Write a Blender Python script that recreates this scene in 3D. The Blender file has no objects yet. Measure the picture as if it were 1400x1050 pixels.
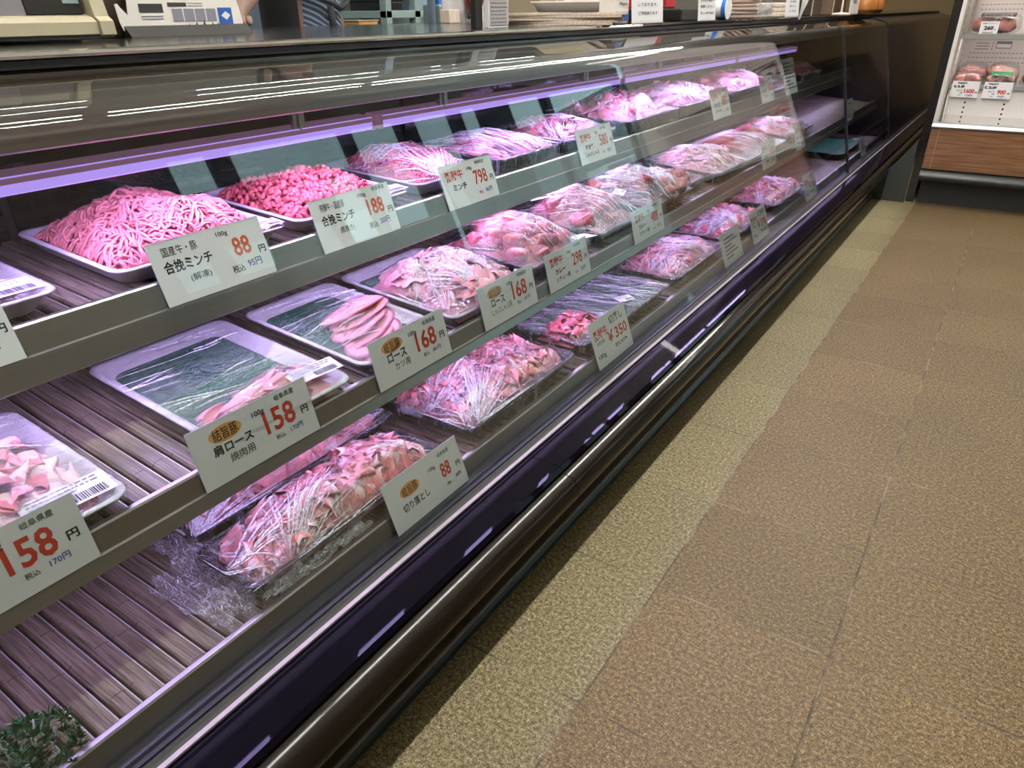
import bpy, math, random
import numpy as np
from mathutils import Vector, Matrix

D = bpy.data
SC = bpy.context.scene
COL = SC.collection
pi = math.pi

# ------------------------------------------------------------------ camera
H = 0.9375
YAW, PITCH, ROLL, FPX = -0.595842, 0.485457, -0.0119305, 964.56
cy_, sy_, cp_, sp_ = math.cos(YAW), math.sin(YAW), math.cos(PITCH), math.sin(PITCH)
fwd = Vector((sy_ * cp_, cy_ * cp_, -sp_))
rgt = Vector((cy_, -sy_, 0))
upv = rgt.cross(fwd)
r2 = rgt * math.cos(ROLL) + upv * math.sin(ROLL)
u2 = upv * math.cos(ROLL) - rgt * math.sin(ROLL)
cam_data = D.cameras.new('camera')
cam_data.sensor_width = 36.0
cam_data.sensor_fit = 'HORIZONTAL'
cam_data.lens = FPX * 36.0 / 1400.0
cam_data.clip_start = 0.02
cam_data.clip_end = 200
cam = D.objects.new('camera', cam_data)
COL.objects.link(cam)
cam.matrix_world = Matrix(((r2.x, u2.x, -fwd.x, 0), (r2.y, u2.y, -fwd.y, 0), (r2.z, u2.z, -fwd.z, H), (0, 0, 0, 1)))
SC.camera = cam

# ------------------------------------------------------------------ world, exposure
W = D.worlds.new('world')
W.use_nodes = True
W.node_tree.nodes['Background'].inputs[0].default_value = (0.62, 0.92, 0.98, 1)
W.node_tree.nodes['Background'].inputs[1].default_value = 2.6
SC.world = W
SC.view_settings.view_transform = 'Standard'
SC.view_settings.look = 'None'
SC.view_settings.gamma = 1.0
SC.view_settings.use_curve_mapping = False
SC.view_settings.exposure = 0.0
SC.cycles.max_bounces = 10
SC.cycles.diffuse_bounces = 3
SC.cycles.glossy_bounces = 5
SC.cycles.transparent_max_bounces = 24
SC.cycles.transmission_bounces = 4
SC.cycles.caustics_reflective = False
SC.cycles.caustics_refractive = False
SC.cycles.sample_clamp_indirect = 4.0

LED_COL = (0.62, 0.45, 1.0)
LED_W = 3.8          # watts per metre bar
LED_LENS = 1.15
SHELF_STRIP = 20.0
TUBE_FRONT = 130.0
FILL_AISLE = 0.8
TUBE_BACK = 40.0
CHILL_FILL = 26.0

# ------------------------------------------------------------------ material helpers
def nt_new(name):
    m = D.materials.new(name)
    m.use_nodes = True
    nt = m.node_tree
    for n in list(nt.nodes):
        nt.nodes.remove(n)
    out = nt.nodes.new('ShaderNodeOutputMaterial')
    return m, nt, out

def node(nt, t, props=None, **ins):
    n = nt.nodes.new(t)
    for k, v in (props or {}).items():
        setattr(n, k, v)
    for k, v in ins.items():
        key = k.replace('_', ' ')
        s = None
        for cand in (k, key):
            if cand in n.inputs:
                s = n.inputs[cand]; break
        if s is None and k[0] == 'i' and k[1:].isdigit():
            s = n.inputs[int(k[1:])]
        if hasattr(v, 'node'):
            nt.links.new(v, s)
        else:
            if isinstance(v, tuple) and len(v) == 3 and s.type == 'RGBA':
                v = v + (1,)
            s.default_value = v
    return n

def mth(nt, op, a, b=None, c=None, clamp=False):
    n = nt.nodes.new('ShaderNodeMath'); n.operation = op; n.use_clamp = clamp
    for i, v in enumerate((a, b, c)):
        if v is None: continue
        if hasattr(v, 'node'): nt.links.new(v, n.inputs[i])
        else: n.inputs[i].default_value = v
    return n.outputs[0]

def mixc(nt, f, a, b, mode='MIX'):
    n = nt.nodes.new('ShaderNodeMix'); n.data_type = 'RGBA'; n.blend_type = mode
    for s, v in ((n.inputs[0], f), (n.inputs[6], a), (n.inputs[7], b)):
        if hasattr(v, 'node'): nt.links.new(v, s)
        else: s.default_value = v if not (isinstance(v, tuple) and len(v) == 3) else v + (1,)
    return n.outputs[2]

def ramp(nt, f, stops):
    n = nt.nodes.new('ShaderNodeValToRGB')
    cr = n.color_ramp
    while len(cr.elements) < len(stops): cr.elements.new(0.5)
    for e, (p, c) in zip(cr.elements, stops):
        e.position = p
        e.color = c + (1,) if len(c) == 3 else c
    nt.links.new(f, n.inputs[0])
    return n.outputs[0]

def mat(name, col, rough=0.5, metal=0.0, bump=0.0, bscale=100.0, var=0.0, coat=0.0, emit=None, estr=0.0, stretch=None, spec=0.5, sss=0.0):
    m, nt, out = nt_new(name)
    p = node(nt, 'ShaderNodeBsdfPrincipled', Base_Color=col, Roughness=rough, Metallic=metal)
    p.inputs['Coat Weight'].default_value = coat
    p.inputs['Specular IOR Level'].default_value = spec
    if sss:
        p.inputs['Subsurface Weight'].default_value = sss
        p.inputs['Subsurface Radius'].default_value = (0.01, 0.004, 0.003)
    tc = nt.nodes.new('ShaderNodeTexCoord')
    vec = tc.outputs['Object']
    if stretch:
        mp = node(nt, 'ShaderNodeMapping', Vector=vec); mp.inputs['Scale'].default_value = stretch
        vec = mp.outputs[0]
    nz = node(nt, 'ShaderNodeTexNoise', Vector=vec, Scale=bscale, Detail=4.0)
    if var:
        f = mth(nt, 'MULTIPLY_ADD', nz.outputs[0], 2 * var, 1 - var)
        c = nt.nodes.new('ShaderNodeVectorMath'); c.operation = 'SCALE'
        c.inputs[0].default_value = col
        nt.links.new(f, c.inputs['Scale'])
        nt.links.new(c.outputs[0], p.inputs['Base Color'])
    if bump:
        b = node(nt, 'ShaderNodeBump', Height=nz.outputs[0], Strength=bump, Distance=0.002)
        nt.links.new(b.outputs[0], p.inputs['Normal'])
    if emit:
        p.inputs['Emission Color'].default_value = emit + (1,)
        p.inputs['Emission Strength'].default_value = estr
    nt.links.new(p.outputs[0], out.inputs[0])
    return m

M = {}
M['steel'] = mat('brushed steel', (0.40, 0.385, 0.36), 0.30, 0.95, 0.08, 300, 0.08, stretch=(1, 0.02, 1))
M['lip_steel'] = mat('satin steel lip', (0.66, 0.64, 0.62), 0.32, 0.9, 0.06, 300, 0.05, stretch=(1, 0.02, 1))
M['bright_steel'] = mat('polished steel', (0.72, 0.72, 0.70), 0.12, 1.0, 0.15, 6, 0.0)
M['black_gloss'] = mat('black gloss', (0.012, 0.010, 0.010), 0.10, 0, coat=0.3)
M['bumper'] = mat('dark brown gloss bumper', (0.011, 0.008, 0.006), 0.10, 0, 0.0, spec=0.12)
M['ledge'] = mat('dark violet gloss panel', (0.0035, 0.0028, 0.0055), 0.025, 0, spec=0.05)
M['rubber'] = mat('black rubber', (0.010, 0.010, 0.011), 0.45)
M['navy'] = mat('dark navy panel', (0.005, 0.006, 0.013), 0.15, 0, 0.02, 20, spec=0.3)
M['dark'] = mat('dark interior', (0.03, 0.03, 0.032), 0.4)
M['backglass'] = mat('dark rear door glass', (0.012, 0.012, 0.014), 0.06)
M['trim'] = mat('silver trim strip', (0.42, 0.37, 0.40), 0.35, 0.6)
M['kick'] = mat('brown black kick plate', (0.02, 0.014, 0.008), 0.25, spec=0.25)
M['teal_trim'] = mat('dark teal floor trim', (0.012, 0.022, 0.026), 0.3)
M['foam'] = mat('white foam', (0.86, 0.84, 0.86), 0.5, 0, 0.9, 900, 0.06)
M['blacktray'] = mat('black plastic tray', (0.015, 0.014, 0.015), 0.22)
M['turf'] = mat('green tray turf', (0.008, 0.145, 0.060), 0.75, 0, 1.0, 1400, 0.5)
M['card'] = mat('white card', (0.90, 0.90, 0.92), 0.45, 0, 0.0, 30, 0.015)
M['ink'] = mat('black ink', (0.012, 0.012, 0.014), 0.6)
M['red'] = mat('red ink', (0.62, 0.045, 0.02), 0.6)
M['orange_red'] = mat('orange red ink', (0.75, 0.13, 0.05), 0.6)
M['blue'] = mat('blue ink', (0.03, 0.06, 0.32), 0.6)
M['green_ink'] = mat('grey green ink', (0.05, 0.12, 0.10), 0.6)
M['oval'] = mat('orange print', (0.85, 0.42, 0.12), 0.6)
M['sticker'] = mat('sticker paper', (0.86, 0.85, 0.87), 0.4)
M['grey_print'] = mat('grey print', (0.22, 0.22, 0.26), 0.6)
M['cream'] = mat('cream plastic', (0.42, 0.38, 0.26), 0.4, 0, 0.1, 300, 0.03)
M['grey_plastic'] = mat('grey plastic', (0.16, 0.155, 0.165), 0.5)
M['black_plastic'] = mat('black plastic', (0.012, 0.011, 0.010), 0.35)
M['lcd'] = mat('grey green display', (0.20, 0.27, 0.26), 0.25, 0, 0, 60, 0.15)
M['darkwood'] = mat('dark brown board', (0.035, 0.024, 0.017), 0.4, 0, 0.1, 40, 0.3, stretch=(1, 8, 1))
M['paper'] = mat('white paper', (0.80, 0.76, 0.70), 0.6)
M['newspaper'] = mat('printed paper', (0.72, 0.60, 0.50), 0.7, 0, 0, 160, 0.4, stretch=(1, 1, 0.2))
M['tan'] = mat('tan board', (0.42, 0.27, 0.12), 0.6, 0, 0.05, 8, 0.06)
M['beige'] = mat('beige carton', (0.42, 0.35, 0.23), 0.6, 0, 0, 20, 0.05)
M['shirt'] = None
M['apron'] = mat('black apron cloth', (0.010, 0.010, 0.012), 0.8)
M['skin'] = mat('skin', (0.22, 0.13, 0.10), 0.5, 0, 0.1, 200, 0.08, sss=0.1)
M['hair'] = mat('black hair', (0.010, 0.008, 0.008), 0.5)
M['wallblue'] = mat('pale blue grey wall panel', (0.24, 0.30, 0.38), 0.45)
M['rack'] = mat('grey green steel rack', (0.25, 0.33, 0.31), 0.4)
M['cabinet'] = mat('grey steel cabinet', (0.19, 0.22, 0.21), 0.4)
M['white_wall'] = mat('off white wall', (0.62, 0.58, 0.50), 0.7)
M['wall_brown'] = mat('brown shop wall', (0.16, 0.12, 0.08), 0.7)
M['ceil'] = mat('ceiling', (0.62, 0.58, 0.47), 0.8)
M['fridge_white'] = mat('white enamel', (0.80, 0.76, 0.72), 0.35)
M['fridge_pink'] = mat('pinkish white enamel', (0.82, 0.74, 0.70), 0.35)
M['fridge_grey'] = mat('dark green grey plastic', (0.035, 0.040, 0.036), 0.4)
M['alu'] = mat('aluminium', (0.55, 0.57, 0.57), 0.3, 0.8)
M['brown_side'] = mat('brown side panel', (0.10, 0.065, 0.035), 0.5)
M['redcloth'] = mat('red cloth', (0.42, 0.02, 0.025), 0.7)
M['whitecloth'] = mat('white cloth', (0.50, 0.47, 0.46), 0.8)
M['print_blue'] = mat('blue print', (0.03, 0.10, 0.38), 0.4)
M['blue_plastic'] = mat('blue plastic', (0.05, 0.20, 0.60), 0.3)
M['bag'] = mat('pinkish paper bag', (0.45, 0.33, 0.28), 0.6, 0, 0.3, 30, 0.1)
M['orange_wood'] = mat('orange brown wood', (0.42, 0.16, 0.04), 0.35, 0, 0, 30, 0.2)
M['cardbrown'] = mat('brown board', (0.14, 0.085, 0.055), 0.6, 0, 0, 20, 0.2)
M['leaf'] = mat('dark green leaf', (0.012, 0.075, 0.02), 0.45, 0, 0, 60, 0.4)
M['leaf_white'] = mat('white stem', (0.6, 0.7, 0.6), 0.5)
M['asphalt'] = mat('street asphalt', (0.20, 0.21, 0.22), 0.9)
M['van'] = mat('white van paint', (0.75, 0.78, 0.78), 0.3, coat=0.3)
M['vanglass'] = mat('van window', (0.03, 0.05, 0.06), 0.1)
M['tyre'] = mat('tyre', (0.02, 0.02, 0.02), 0.8)
M['facade'] = mat('grey green facade', (0.10, 0.14, 0.13), 0.8)
M['pack_film_dark'] = mat('dark label', (0.03, 0.03, 0.035), 0.25)
M['green_label'] = mat('green label', (0.02, 0.22, 0.08), 0.4)
M['lens'] = mat('purple lamp lens', (0.3, 0.25, 0.4), 0.4, emit=(0.42, 0.27, 0.86), estr=LED_LENS)
M['lamp_pink'] = mat('pinkish lamp cover', (0.40, 0.22, 0.34), 0.35, 0.0, emit=(0.15, 0.075, 0.13), estr=0.8)
M['strip'] = mat('purple lamp strip', (0.8, 0.8, 0.8), 0.4, emit=(0.66, 0.48, 1.0), estr=SHELF_STRIP)
M['tube_front'] = mat('fluorescent tube', (0.8, 0.8, 0.8), 0.4, emit=(1.0, 0.975, 0.93), estr=TUBE_FRONT)
M['fill_aisle'] = mat('warm fill panel', (0.8, 0.8, 0.8), 0.4, emit=(1.0, 0.86, 0.66), estr=FILL_AISLE)
M['tube_back'] = mat('cool lamp tube', (0.8, 0.8, 0.8), 0.4, emit=(0.90, 0.97, 1.0), estr=TUBE_BACK)
M['chill_fill'] = mat('chiller fill light', (0.8, 0.8, 0.8), 0.4, emit=(1.0, 0.93, 0.88), estr=CHILL_FILL)
M['housing'] = mat('lamp housing', (0.7, 0.7, 0.68), 0.5)

def m_floor():
    m, nt, out = nt_new('granite floor tiles')
    p = node(nt, 'ShaderNodeBsdfPrincipled', Roughness=0.42)
    tc = nt.nodes.new('ShaderNodeTexCoord')
    sep = node(nt, 'ShaderNodeSeparateXYZ', Vector=tc.outputs['Object'])
    P = 0.2998
    fx = mth(nt, 'DIVIDE', mth(nt, 'ADD', sep.outputs[0], 0.3283), P)
    fy = mth(nt, 'DIVIDE', mth(nt, 'SUBTRACT', sep.outputs[1], 0.656), P)
    def edge(f):
        fr = mth(nt, 'FRACT', f)
        return mth(nt, 'MINIMUM', fr, mth(nt, 'SUBTRACT', 1.0, fr))
    e = mth(nt, 'MINIMUM', edge(fx), edge(fy))
    g = ramp(nt, e, [(0.0, (1, 1, 1)), (0.0042, (1, 1, 1)), (0.0075, (0, 0, 0))])
    tile = node(nt, 'ShaderNodeCombineXYZ', X=mth(nt, 'FLOOR', fx), Y=mth(nt, 'FLOOR', fy))
    wn = node(nt, 'ShaderNodeTexWhiteNoise', Vector=tile.outputs[0])
    wn.noise_dimensions = '2D'
    n1 = node(nt, 'ShaderNodeTexNoise', Vector=tc.outputs['Object'], Scale=420.0, Detail=3.0, Roughness=0.7)
    n2 = node(nt, 'ShaderNodeTexNoise', Vector=tc.outputs['Object'], Scale=150.0, Detail=3.0, Roughness=0.6)
    n3 = node(nt, 'ShaderNodeTexNoise', Vector=tc.outputs['Object'], Scale=3.0, Detail=4.0)
    s = mth(nt, 'ADD', mth(nt, 'MULTIPLY', n1.outputs[0], 0.6), mth(nt, 'MULTIPLY', n2.outputs[0], 0.4))
    c = ramp(nt, s, [(0.37, (0.012, 0.006, 0.002)), (0.46, (0.082, 0.052, 0.021)), (0.54, (0.178, 0.122, 0.053)), (0.66, (0.41, 0.315, 0.170))])
    v = mth(nt, 'ADD', mth(nt, 'MULTIPLY_ADD', wn.outputs[0], 0.16, 0.80), mth(nt, 'MULTIPLY_ADD', n3.outputs[0], 0.4, -0.16))
    sc = nt.nodes.new('ShaderNodeVectorMath'); sc.operation = 'SCALE'
    nt.links.new(c, sc.inputs[0]); nt.links.new(v, sc.inputs['Scale'])
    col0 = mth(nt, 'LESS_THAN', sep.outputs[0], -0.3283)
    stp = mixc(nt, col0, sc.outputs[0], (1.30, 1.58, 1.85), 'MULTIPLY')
    n4 = node(nt, 'ShaderNodeTexNoise', Vector=tc.outputs['Object'], Scale=14.0, Detail=2.0)
    gc = ramp(nt, n4.outputs[0], [(0.44, (0.035, 0.028, 0.02)), (0.64, (0.24, 0.19, 0.13))])
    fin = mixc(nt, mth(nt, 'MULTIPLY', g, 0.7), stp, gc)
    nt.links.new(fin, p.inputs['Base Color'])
    b = node(nt, 'ShaderNodeBump', Height=mth(nt, 'MULTIPLY', g, -1.0), Strength=0.5, Distance=0.001)
    nt.links.new(b.outputs[0], p.inputs['Normal'])
    rr = mth(nt, 'MULTIPLY_ADD', n2.outputs[0], 0.3, 0.40)
    p.inputs['Specular IOR Level'].default_value = 0.3
    nt.links.new(rr, p.inputs['Roughness'])
    nt.links.new(p.outputs[0], out.inputs[0])
    return m
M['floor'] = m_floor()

def m_slat():
    m, nt, out = nt_new('grey brown wood print slats')
    p = node(nt, 'ShaderNodeBsdfPrincipled', Roughness=0.38)
    tc = nt.nodes.new('ShaderNodeTexCoord')
    mp = node(nt, 'ShaderNodeMapping', Vector=tc.outputs['Object']); mp.inputs['Scale'].default_value = (10, 330, 10)
    n1 = node(nt, 'ShaderNodeTexNoise', Vector=mp.outputs[0], Scale=1.0, Detail=5.0, Roughness=0.7)
    n2 = node(nt, 'ShaderNodeTexNoise', Vector=tc.outputs['Object'], Scale=12.0, Detail=3.0)
    sep = node(nt, 'ShaderNodeSeparateXYZ', Vector=tc.outputs['Object'])
    row = mth(nt, 'FLOOR', mth(nt, 'DIVIDE', sep.outputs[1], 0.0288))
    wn = node(nt, 'ShaderNodeTexWhiteNoise'); wn.noise_dimensions = '1D'
    nt.links.new(row, wn.inputs['W'])
    fr = mth(nt, 'FRACT', mth(nt, 'ADD', mth(nt, 'DIVIDE', sep.outputs[0], 0.17), mth(nt, 'MULTIPLY', wn.outputs[0], 7.3)))
    seam = mth(nt, 'LESS_THAN', fr, 0.008)
    c = ramp(nt, n1.outputs[0], [(0.36, (0.030, 0.021, 0.015)), (0.47, (0.150, 0.118, 0.080)), (0.64, (0.34, 0.285, 0.205))])
    c = mixc(nt, mth(nt, 'MULTIPLY', n2.outputs[0], 0.6), c, (0.115, 0.085, 0.075))
    c = mixc(nt, seam, c, (0.02, 0.015, 0.014))
    nt.links.new(c, p.inputs['Base Color'])
    nt.links.new(p.outputs[0], out.inputs[0])
    return m
M['slat'] = m_slat()
M['slat_lit_edge'] = mat('slat lit edge', (0.62, 0.58, 0.60), 0.25, 0.2)  # pale colour paints in the lit bevel line along each slat

def m_wood():
    m, nt, out = nt_new('brown wood laminate')
    p = node(nt, 'ShaderNodeBsdfPrincipled', Roughness=0.4)
    tc = nt.nodes.new('ShaderNodeTexCoord')
    mp = node(nt, 'ShaderNodeMapping', Vector=tc.outputs['Object']); mp.inputs['Scale'].default_value = (6, 6, 160)
    n1 = node(nt, 'ShaderNodeTexNoise', Vector=mp.outputs[0], Scale=1.0, Detail=5.0)
    c = ramp(nt, n1.outputs[0], [(0.35, (0.155, 0.072, 0.032)), (0.65, (0.30, 0.155, 0.075))])
    nt.links.new(c, p.inputs['Base Color'])
    nt.links.new(p.outputs[0], out.inputs[0])
    return m
M['wood'] = m_wood()

def m_glass(name, f0=0.045, tint=(0.93, 0.96, 0.95), gain=1.0):
    m, nt, out = nt_new(name)
    lw = node(nt, 'ShaderNodeLayerWeight', Blend=0.5)
    f = mth(nt, 'POWER', lw.outputs['Facing'], 4.6)
    f = mth(nt, 'MULTIPLY_ADD', f, (1 - f0) * gain, f0, clamp=True)
    tr = node(nt, 'ShaderNodeBsdfTransparent', Color=tint)
    gl = node(nt, 'ShaderNodeBsdfGlossy', Color=(1, 1, 1), Roughness=0.0)
    mx = node(nt, 'ShaderNodeMixShader', i0=f, i1=tr.outputs[0], i2=gl.outputs[0])
    nt.links.new(mx.outputs[0], out.inputs[0])
    return m
M['glass'] = m_glass('case glass')
M['clear'] = m_glass('clear plastic', 0.05, (0.96, 0.96, 0.96), 0.8)

def m_film(name, streak=0.4, su=60.0, sv=3.0, bump=0.6, haze=0.03):
    """cling film: clear, glossy, with fine stretched wrinkles along V"""
    m, nt, out = nt_new(name)
    uv = node(nt, 'ShaderNodeUVMap')
    mp = node(nt, 'ShaderNodeMapping', Vector=uv.outputs[0]); mp.inputs['Scale'].default_value = (su, sv, 1)
    n1 = node(nt, 'ShaderNodeTexNoise', Vector=mp.outputs[0], Scale=1.0, Detail=4.0, Roughness=0.65, Distortion=0.5)
    tc = nt.nodes.new('ShaderNodeTexCoord')
    n2 = node(nt, 'ShaderNodeTexNoise', Vector=tc.outputs['Object'], Scale=70.0, Detail=3.0, Distortion=1.2)
    h = mth(nt, 'ADD', n1.outputs[0], mth(nt, 'MULTIPLY', n2.outputs[0], 0.7))
    b = node(nt, 'ShaderNodeBump', Height=h, Strength=bump, Distance=0.004)
    lw = node(nt, 'ShaderNodeLayerWeight', Blend=0.5, Normal=b.outputs[0])
    f = mth(nt, 'MULTIPLY_ADD', mth(nt, 'POWER', lw.outputs['Facing'], 4.0), 0.8, 0.075, clamp=True)
    tr = node(nt, 'ShaderNodeBsdfTransparent', Color=(0.97, 0.97, 0.97))
    gl = node(nt, 'ShaderNodeBsdfGlossy', Color=(1, 1, 1), Roughness=0.12, Normal=b.outputs[0])
    mx = node(nt, 'ShaderNodeMixShader', i0=f, i1=tr.outputs[0], i2=gl.outputs[0])
    # tight gathered folds scatter white light
    fold = node(nt, 'ShaderNodeMapRange', Value=n1.outputs[0], i1=0.55, i2=0.66, i3=0.0, i4=streak)
    msk = node(nt, 'ShaderNodeMapRange', Value=n2.outputs[0], i1=0.34, i2=0.56, i3=0.15, i4=1.0)
    fac = mth(nt, 'ADD', mth(nt, 'MULTIPLY', fold.outputs[0], msk.outputs[0]), haze)
    df = node(nt, 'ShaderNodeBsdfDiffuse', Color=(0.9, 0.9, 0.92))
    mx2 = node(nt, 'ShaderNodeMixShader', i0=fac, i1=mx.outputs[0], i2=df.outputs[0])
    nt.links.new(mx2.outputs[0], out.inputs[0])
    return m
def m_crease():
    m, nt, out = nt_new('white film crease')
    uv = node(nt, 'ShaderNodeUVMap')
    n1 = node(nt, 'ShaderNodeTexNoise', Vector=uv.outputs[0], Scale=6.0, Detail=2.0)
    f = node(nt, 'ShaderNodeMapRange', Value=n1.outputs[0], i1=0.35, i2=0.62, i3=0.15, i4=0.95).outputs[0]
    tr = node(nt, 'ShaderNodeBsdfTransparent', Color=(0.97, 0.97, 0.97))
    p = node(nt, 'ShaderNodeBsdfPrincipled', Base_Color=(0.92, 0.90, 0.95), Roughness=0.2)
    mx = node(nt, 'ShaderNodeMixShader', i0=f, i1=tr.outputs[0], i2=p.outputs[0])
    nt.links.new(mx.outputs[0], out.inputs[0])
    return m
M['crease'] = m_crease()
M['film'] = m_film('cling film', 0.42, 60, 2.2, 0.9, 0.0)
M['film_soft'] = m_film('smooth cling film', 0.22, 30, 1.4, 0.6, 0.0)
M['crinkle'] = m_film('crinkled film end', 0.95, 26, 22, 1.0, 0.05)
M['film_heavy'] = m_film('gathered cling film', 0.60, 50, 2.6, 1.0, 0.01)

def m_meat(name, lean, fat, fatw=0.5, veins=0.5, rough=0.33, vs=90.0):
    m, nt, out = nt_new(name)
    uv = node(nt, 'ShaderNodeUVMap')
    at = node(nt, 'ShaderNodeAttribute', {'attribute_name': 'rnd'})
    tc = nt.nodes.new('ShaderNodeTexCoord')
    off = node(nt, 'ShaderNodeCombineXYZ', X=mth(nt, 'MULTIPLY', at.outputs['Fac'], 37.0), Y=mth(nt, 'MULTIPLY', at.outputs['Fac'], 91.0), Z=0.0)
    va = nt.nodes.new('ShaderNodeVectorMath'); va.operation = 'ADD'
    nt.links.new(uv.outputs[0], va.inputs[0]); nt.links.new(off.outputs[0], va.inputs[1])
    n1 = node(nt, 'ShaderNodeTexNoise', Vector=va.outputs[0], Scale=2.6, Detail=3.0, Distortion=0.8)
    n2 = node(nt, 'ShaderNodeTexNoise', Vector=tc.outputs['Object'], Scale=vs, Detail=4.0, Distortion=1.0)
    sep = node(nt, 'ShaderNodeSeparateXYZ', Vector=uv.outputs[0])
    e = mth(nt, 'ADD', mth(nt, 'MULTIPLY', sep.outputs[1], 0.9), mth(nt, 'MULTIPLY_ADD', n1.outputs[0], 1.2, -0.6))
    fm = node(nt, 'ShaderNodeMapRange', Value=e, i1=1.0 - fatw, i2=1.12 - fatw, i3=0.0, i4=1.0).outputs[0]
    vm = node(nt, 'ShaderNodeMapRange', Value=n2.outputs[0], i1=0.54, i2=0.70, i3=0.0, i4=veins).outputs[0]
    f = mth(nt, 'MAXIMUM', fm, vm)
    k = mth(nt, 'MULTIPLY_ADD', at.outputs['Fac'], 0.45, 0.72)
    lc = nt.nodes.new('ShaderNodeVectorMath'); lc.operation = 'SCALE'
    lc.inputs[0].default_value = lean; nt.links.new(k, lc.inputs['Scale'])
    c = mixc(nt, f, lc.outputs[0], fat)
    p = node(nt, 'ShaderNodeBsdfPrincipled', Base_Color=c, Roughness=rough)
    b = node(nt, 'ShaderNodeBump', Height=n2.outputs[0], Strength=0.35, Distance=0.002)
    nt.links.new(b.outputs[0], p.inputs['Normal'])
    nt.links.new(p.outputs[0], out.inputs[0])
    return m
M['pork'] = m_meat('pork scraps', (0.92, 0.29, 0.30), (0.96, 0.70, 0.70), 0.34, 0.45)
M['belly'] = m_meat('pork belly slices', (0.88, 0.24, 0.26), (0.98, 0.72, 0.74), 0.72, 0.3)
M['pork_loin'] = m_meat('pork loin slices', (0.94, 0.38, 0.44), (0.97, 0.78, 0.78), 0.22, 0.2)
M['beef_slice'] = m_meat('beef slices', (0.80, 0.16, 0.20), (0.92, 0.60, 0.62), 0.28, 0.55, vs=140)
M['beef_dark'] = m_meat('dark red beef', (0.30, 0.035, 0.035), (0.72, 0.40, 0.40), 0.10, 0.35, vs=110)
M['stew'] = m_meat('stewing beef', (0.58, 0.10, 0.14), (0.90, 0.55, 0.58), 0.18, 0.6, vs=75)
M['mince'] = m_meat('pink mince', (0.94, 0.32, 0.34), (0.95, 0.62, 0.62), 0.10, 0.35, vs=160)
M['mince_red'] = m_meat('red mince', (0.80, 0.16, 0.18), (0.92, 0.52, 0.55), 0.08, 0.3, vs=160)
M['chicken'] = m_meat('chicken meat', (0.80, 0.42, 0.36), (0.90, 0.74, 0.58), 0.3, 0.5, vs=60)
M['thigh'] = m_meat('chicken thigh', (0.72, 0.27, 0.25), (0.92, 0.62, 0.55), 0.25, 0.5, vs=60)

def m_shirt():
    m, nt, out = nt_new('navy and white striped shirt')
    p = node(nt, 'ShaderNodeBsdfPrincipled', Roughness=0.8)
    tc = nt.nodes.new('ShaderNodeTexCoord')
    sep = node(nt, 'ShaderNodeSeparateXYZ', Vector=tc.outputs['Object'])
    n = node(nt, 'ShaderNodeTexNoise', Vector=tc.outputs['Object'], Scale=8.0)
    a = mth(nt, 'FRACT', mth(nt, 'ADD', mth(nt, 'MULTIPLY', mth(nt, 'ADD', sep.outputs[2], mth(nt, 'MULTIPLY', sep.outputs[1], 0.5)), 62.0), mth(nt, 'MULTIPLY', n.outputs[0], 2.0)))
    f = mth(nt, 'LESS_THAN', a, 0.4)
    c = mixc(nt, f, (0.035, 0.05, 0.085), (0.22, 0.26, 0.34))
    nt.links.new(c, p.inputs['Base Color'])
    nt.links.new(p.outputs[0], out.inputs[0])
    return m
M['shirt'] = m_shirt()

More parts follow.
